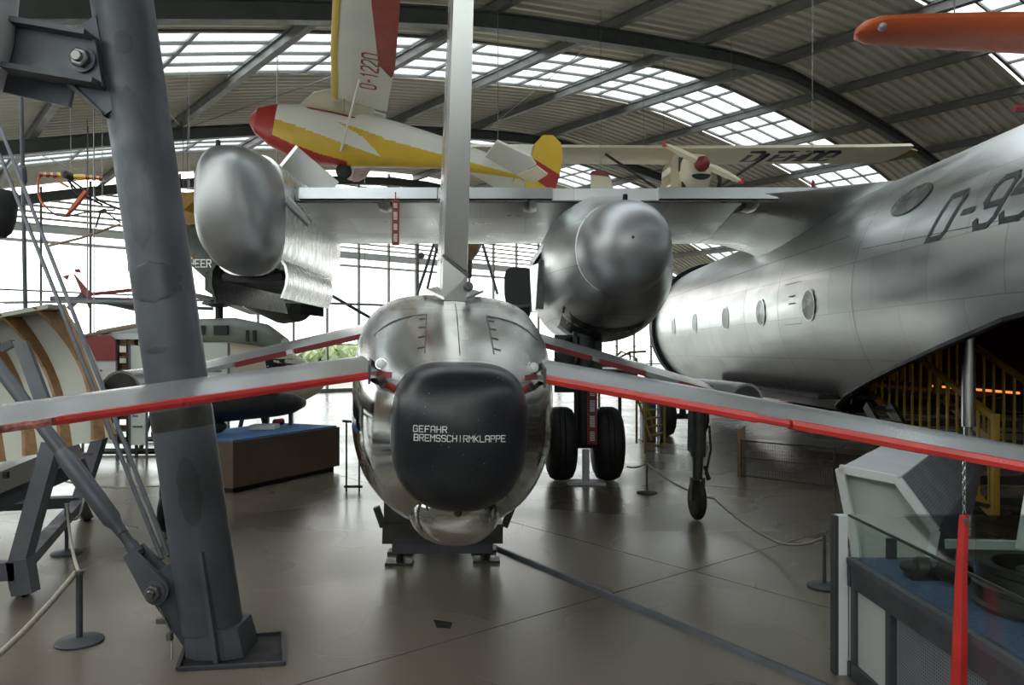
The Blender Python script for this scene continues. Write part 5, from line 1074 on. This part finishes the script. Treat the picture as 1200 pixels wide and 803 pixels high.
# information boards and shelf behind the left tailplane
def board(x0, x1, yt, d, label, m='board_white', hdr=None, lines=True, pics=False):
    a, b = fz(x0, d), fz(x1, d); zt_ = P(x0, yt, d).z; rt = root('information_board', (a+b)/2, label, 'board')
    MB().prism([a+V(0, 0, .25), b+V(0, 0, .25), b+V(0, 0, zt_), a+V(0, 0, zt_)], V(0, .04, 0)).build('panel', m, rt)
    for q in (a, b): MB().bar(q, q+V(0, 0, zt_), .03, .03).build('leg', 'steel_grey', rt)
    if hdr: MB().prism([a+V(0, -.01, zt_-.28), b+V(0, -.01, zt_-.28), b+V(0, -.01, zt_+.02), a.lerp(b, .85)+V(0, -.01, zt_+.12), a+V(0, -.01, zt_+.12)], V(0, -.03, 0)).build('header', hdr, rt)
    if lines:
        rg = random.Random(x0); w = (b-a).length
        for k in range(7):
            z = zt_-.45-.17*k
            if z < .4: break
            l = w*rg.uniform(.3, .75); s0_ = rg.uniform(.1, .2)*w; MB().box(a+V(s0_+l/2, -.006, z), (l, .006, .028)).build('print_block', 'blue_top' if pics and k % 3 == 1 else 'steel_grey', rt)
    return rt
board(97, 137, 402, 12.5, 'white text board with dark red header behind the slanting rods', hdr='red_dark'); board(236, 268, 402, 12.2, 'pale glass fronted text board in front of the cream helicopter', 'pale_green', pics=True); board(152, 172, 405, 12.3, 'narrow pale board half hidden behind the column', 'pale_green', pics=True)
sh = root('rack', fz(145, 12.7), 'dark open rack with small orange brown parts left of the column', 'rack')
for x in (138, 150, 160): q = fz(x, 12.7); MB().bar(q, q+V(0, 0, 1.95), .04, .04).build('upright', 'gear_dark', sh)
for k in range(9): MB().bar(fz(138, 12.7)+V(0, 0, .25+.2*k), fz(160, 12.7)+V(0, 0, .25+.2*k), .3, .02).build('shelf', 'gear_dark', sh)
rg = random.Random(5)
for k in range(9):
    for j in range(3):
        q = fz(140+7*j+rg.uniform(-1, 1), 12.65); MB().box(q+V(0, 0, .30+.2*k), (.08+.05*rg.random(), .1, .07)).build('boxed_part', 'rust', sh)
MB().bar(fz(124, 12.7)+V(0, 0, 2.0), fz(172, 12.7)+V(0, 0, 2.0), .3, .10).build('top_tray', 'grey_panel', sh)
for i, (y, d, lab) in enumerate(((383, 15, 'long tan rotor blade resting over the boards behind the column'),)):
    rb = root('rotor_blade', V(P(135, 392, 12.6).x, 12.6, P(135, 392, 12.6).z), lab, 'blade'); OFF[rb] = Vector(rb.location)
    MB().bar(P(98, 394, 12.5), P(172, 380, 12.6), .16, .04).build('blade', 'tan', rb); cable(rb, P(110, 391.5, 12.5), .01); cable(rb, P(165, 381.5, 12.6), .01)
# fine rotor blade lines crossing the glazing
for (a, b, d, lab) in (((62, 352), (250, 362), 17.0, 'thin grey rotor blade crossing the window left of the column'), ((374, 338), (440, 376), 17.2, 'thin slanting grey pole in front of the glazing under the silver wing')):
    A, B = P(*a, d), P(*b, d+1.5); rb = root('thin_pole', (A+B)/2, lab, 'pole'); OFF[rb] = (A+B)/2
    MB().tube([A, B], .04, 8).build('pole', 'steel_grey', rb); cable(rb, A.lerp(B, .2), .008); cable(rb, A.lerp(B, .8), .008)
# rail posts seen beside the jet hull
q = fz(406, 9.6); rp_ = root('frame_stand', q, 'thin grey frame stand just left of the jet hull', 'stand')
for dx in (0, .16): MB().bar(q+V(dx, 0, 0), q+V(dx, 0, .88-dx*.5), .02, .02).build('upright', 'steel_dark', rp_)
MB().bar(q+V(-.05, 0, .88), q+V(.2, 0, .86), .02, .03).build('top_bar', 'steel_dark', rp_); MB().bar(q+V(-.03, 0, .06), q+V(.2, 0, .06), .02, .03).build('bottom_bar', 'steel_dark', rp_)
# streamer on the near tailplane
streamer('warning_streamer', STP, .92, .034, 'long bright red streamer hanging on a chain from the right tailplane', chain=.21, wb=.075, lean=-.035, txt=False)
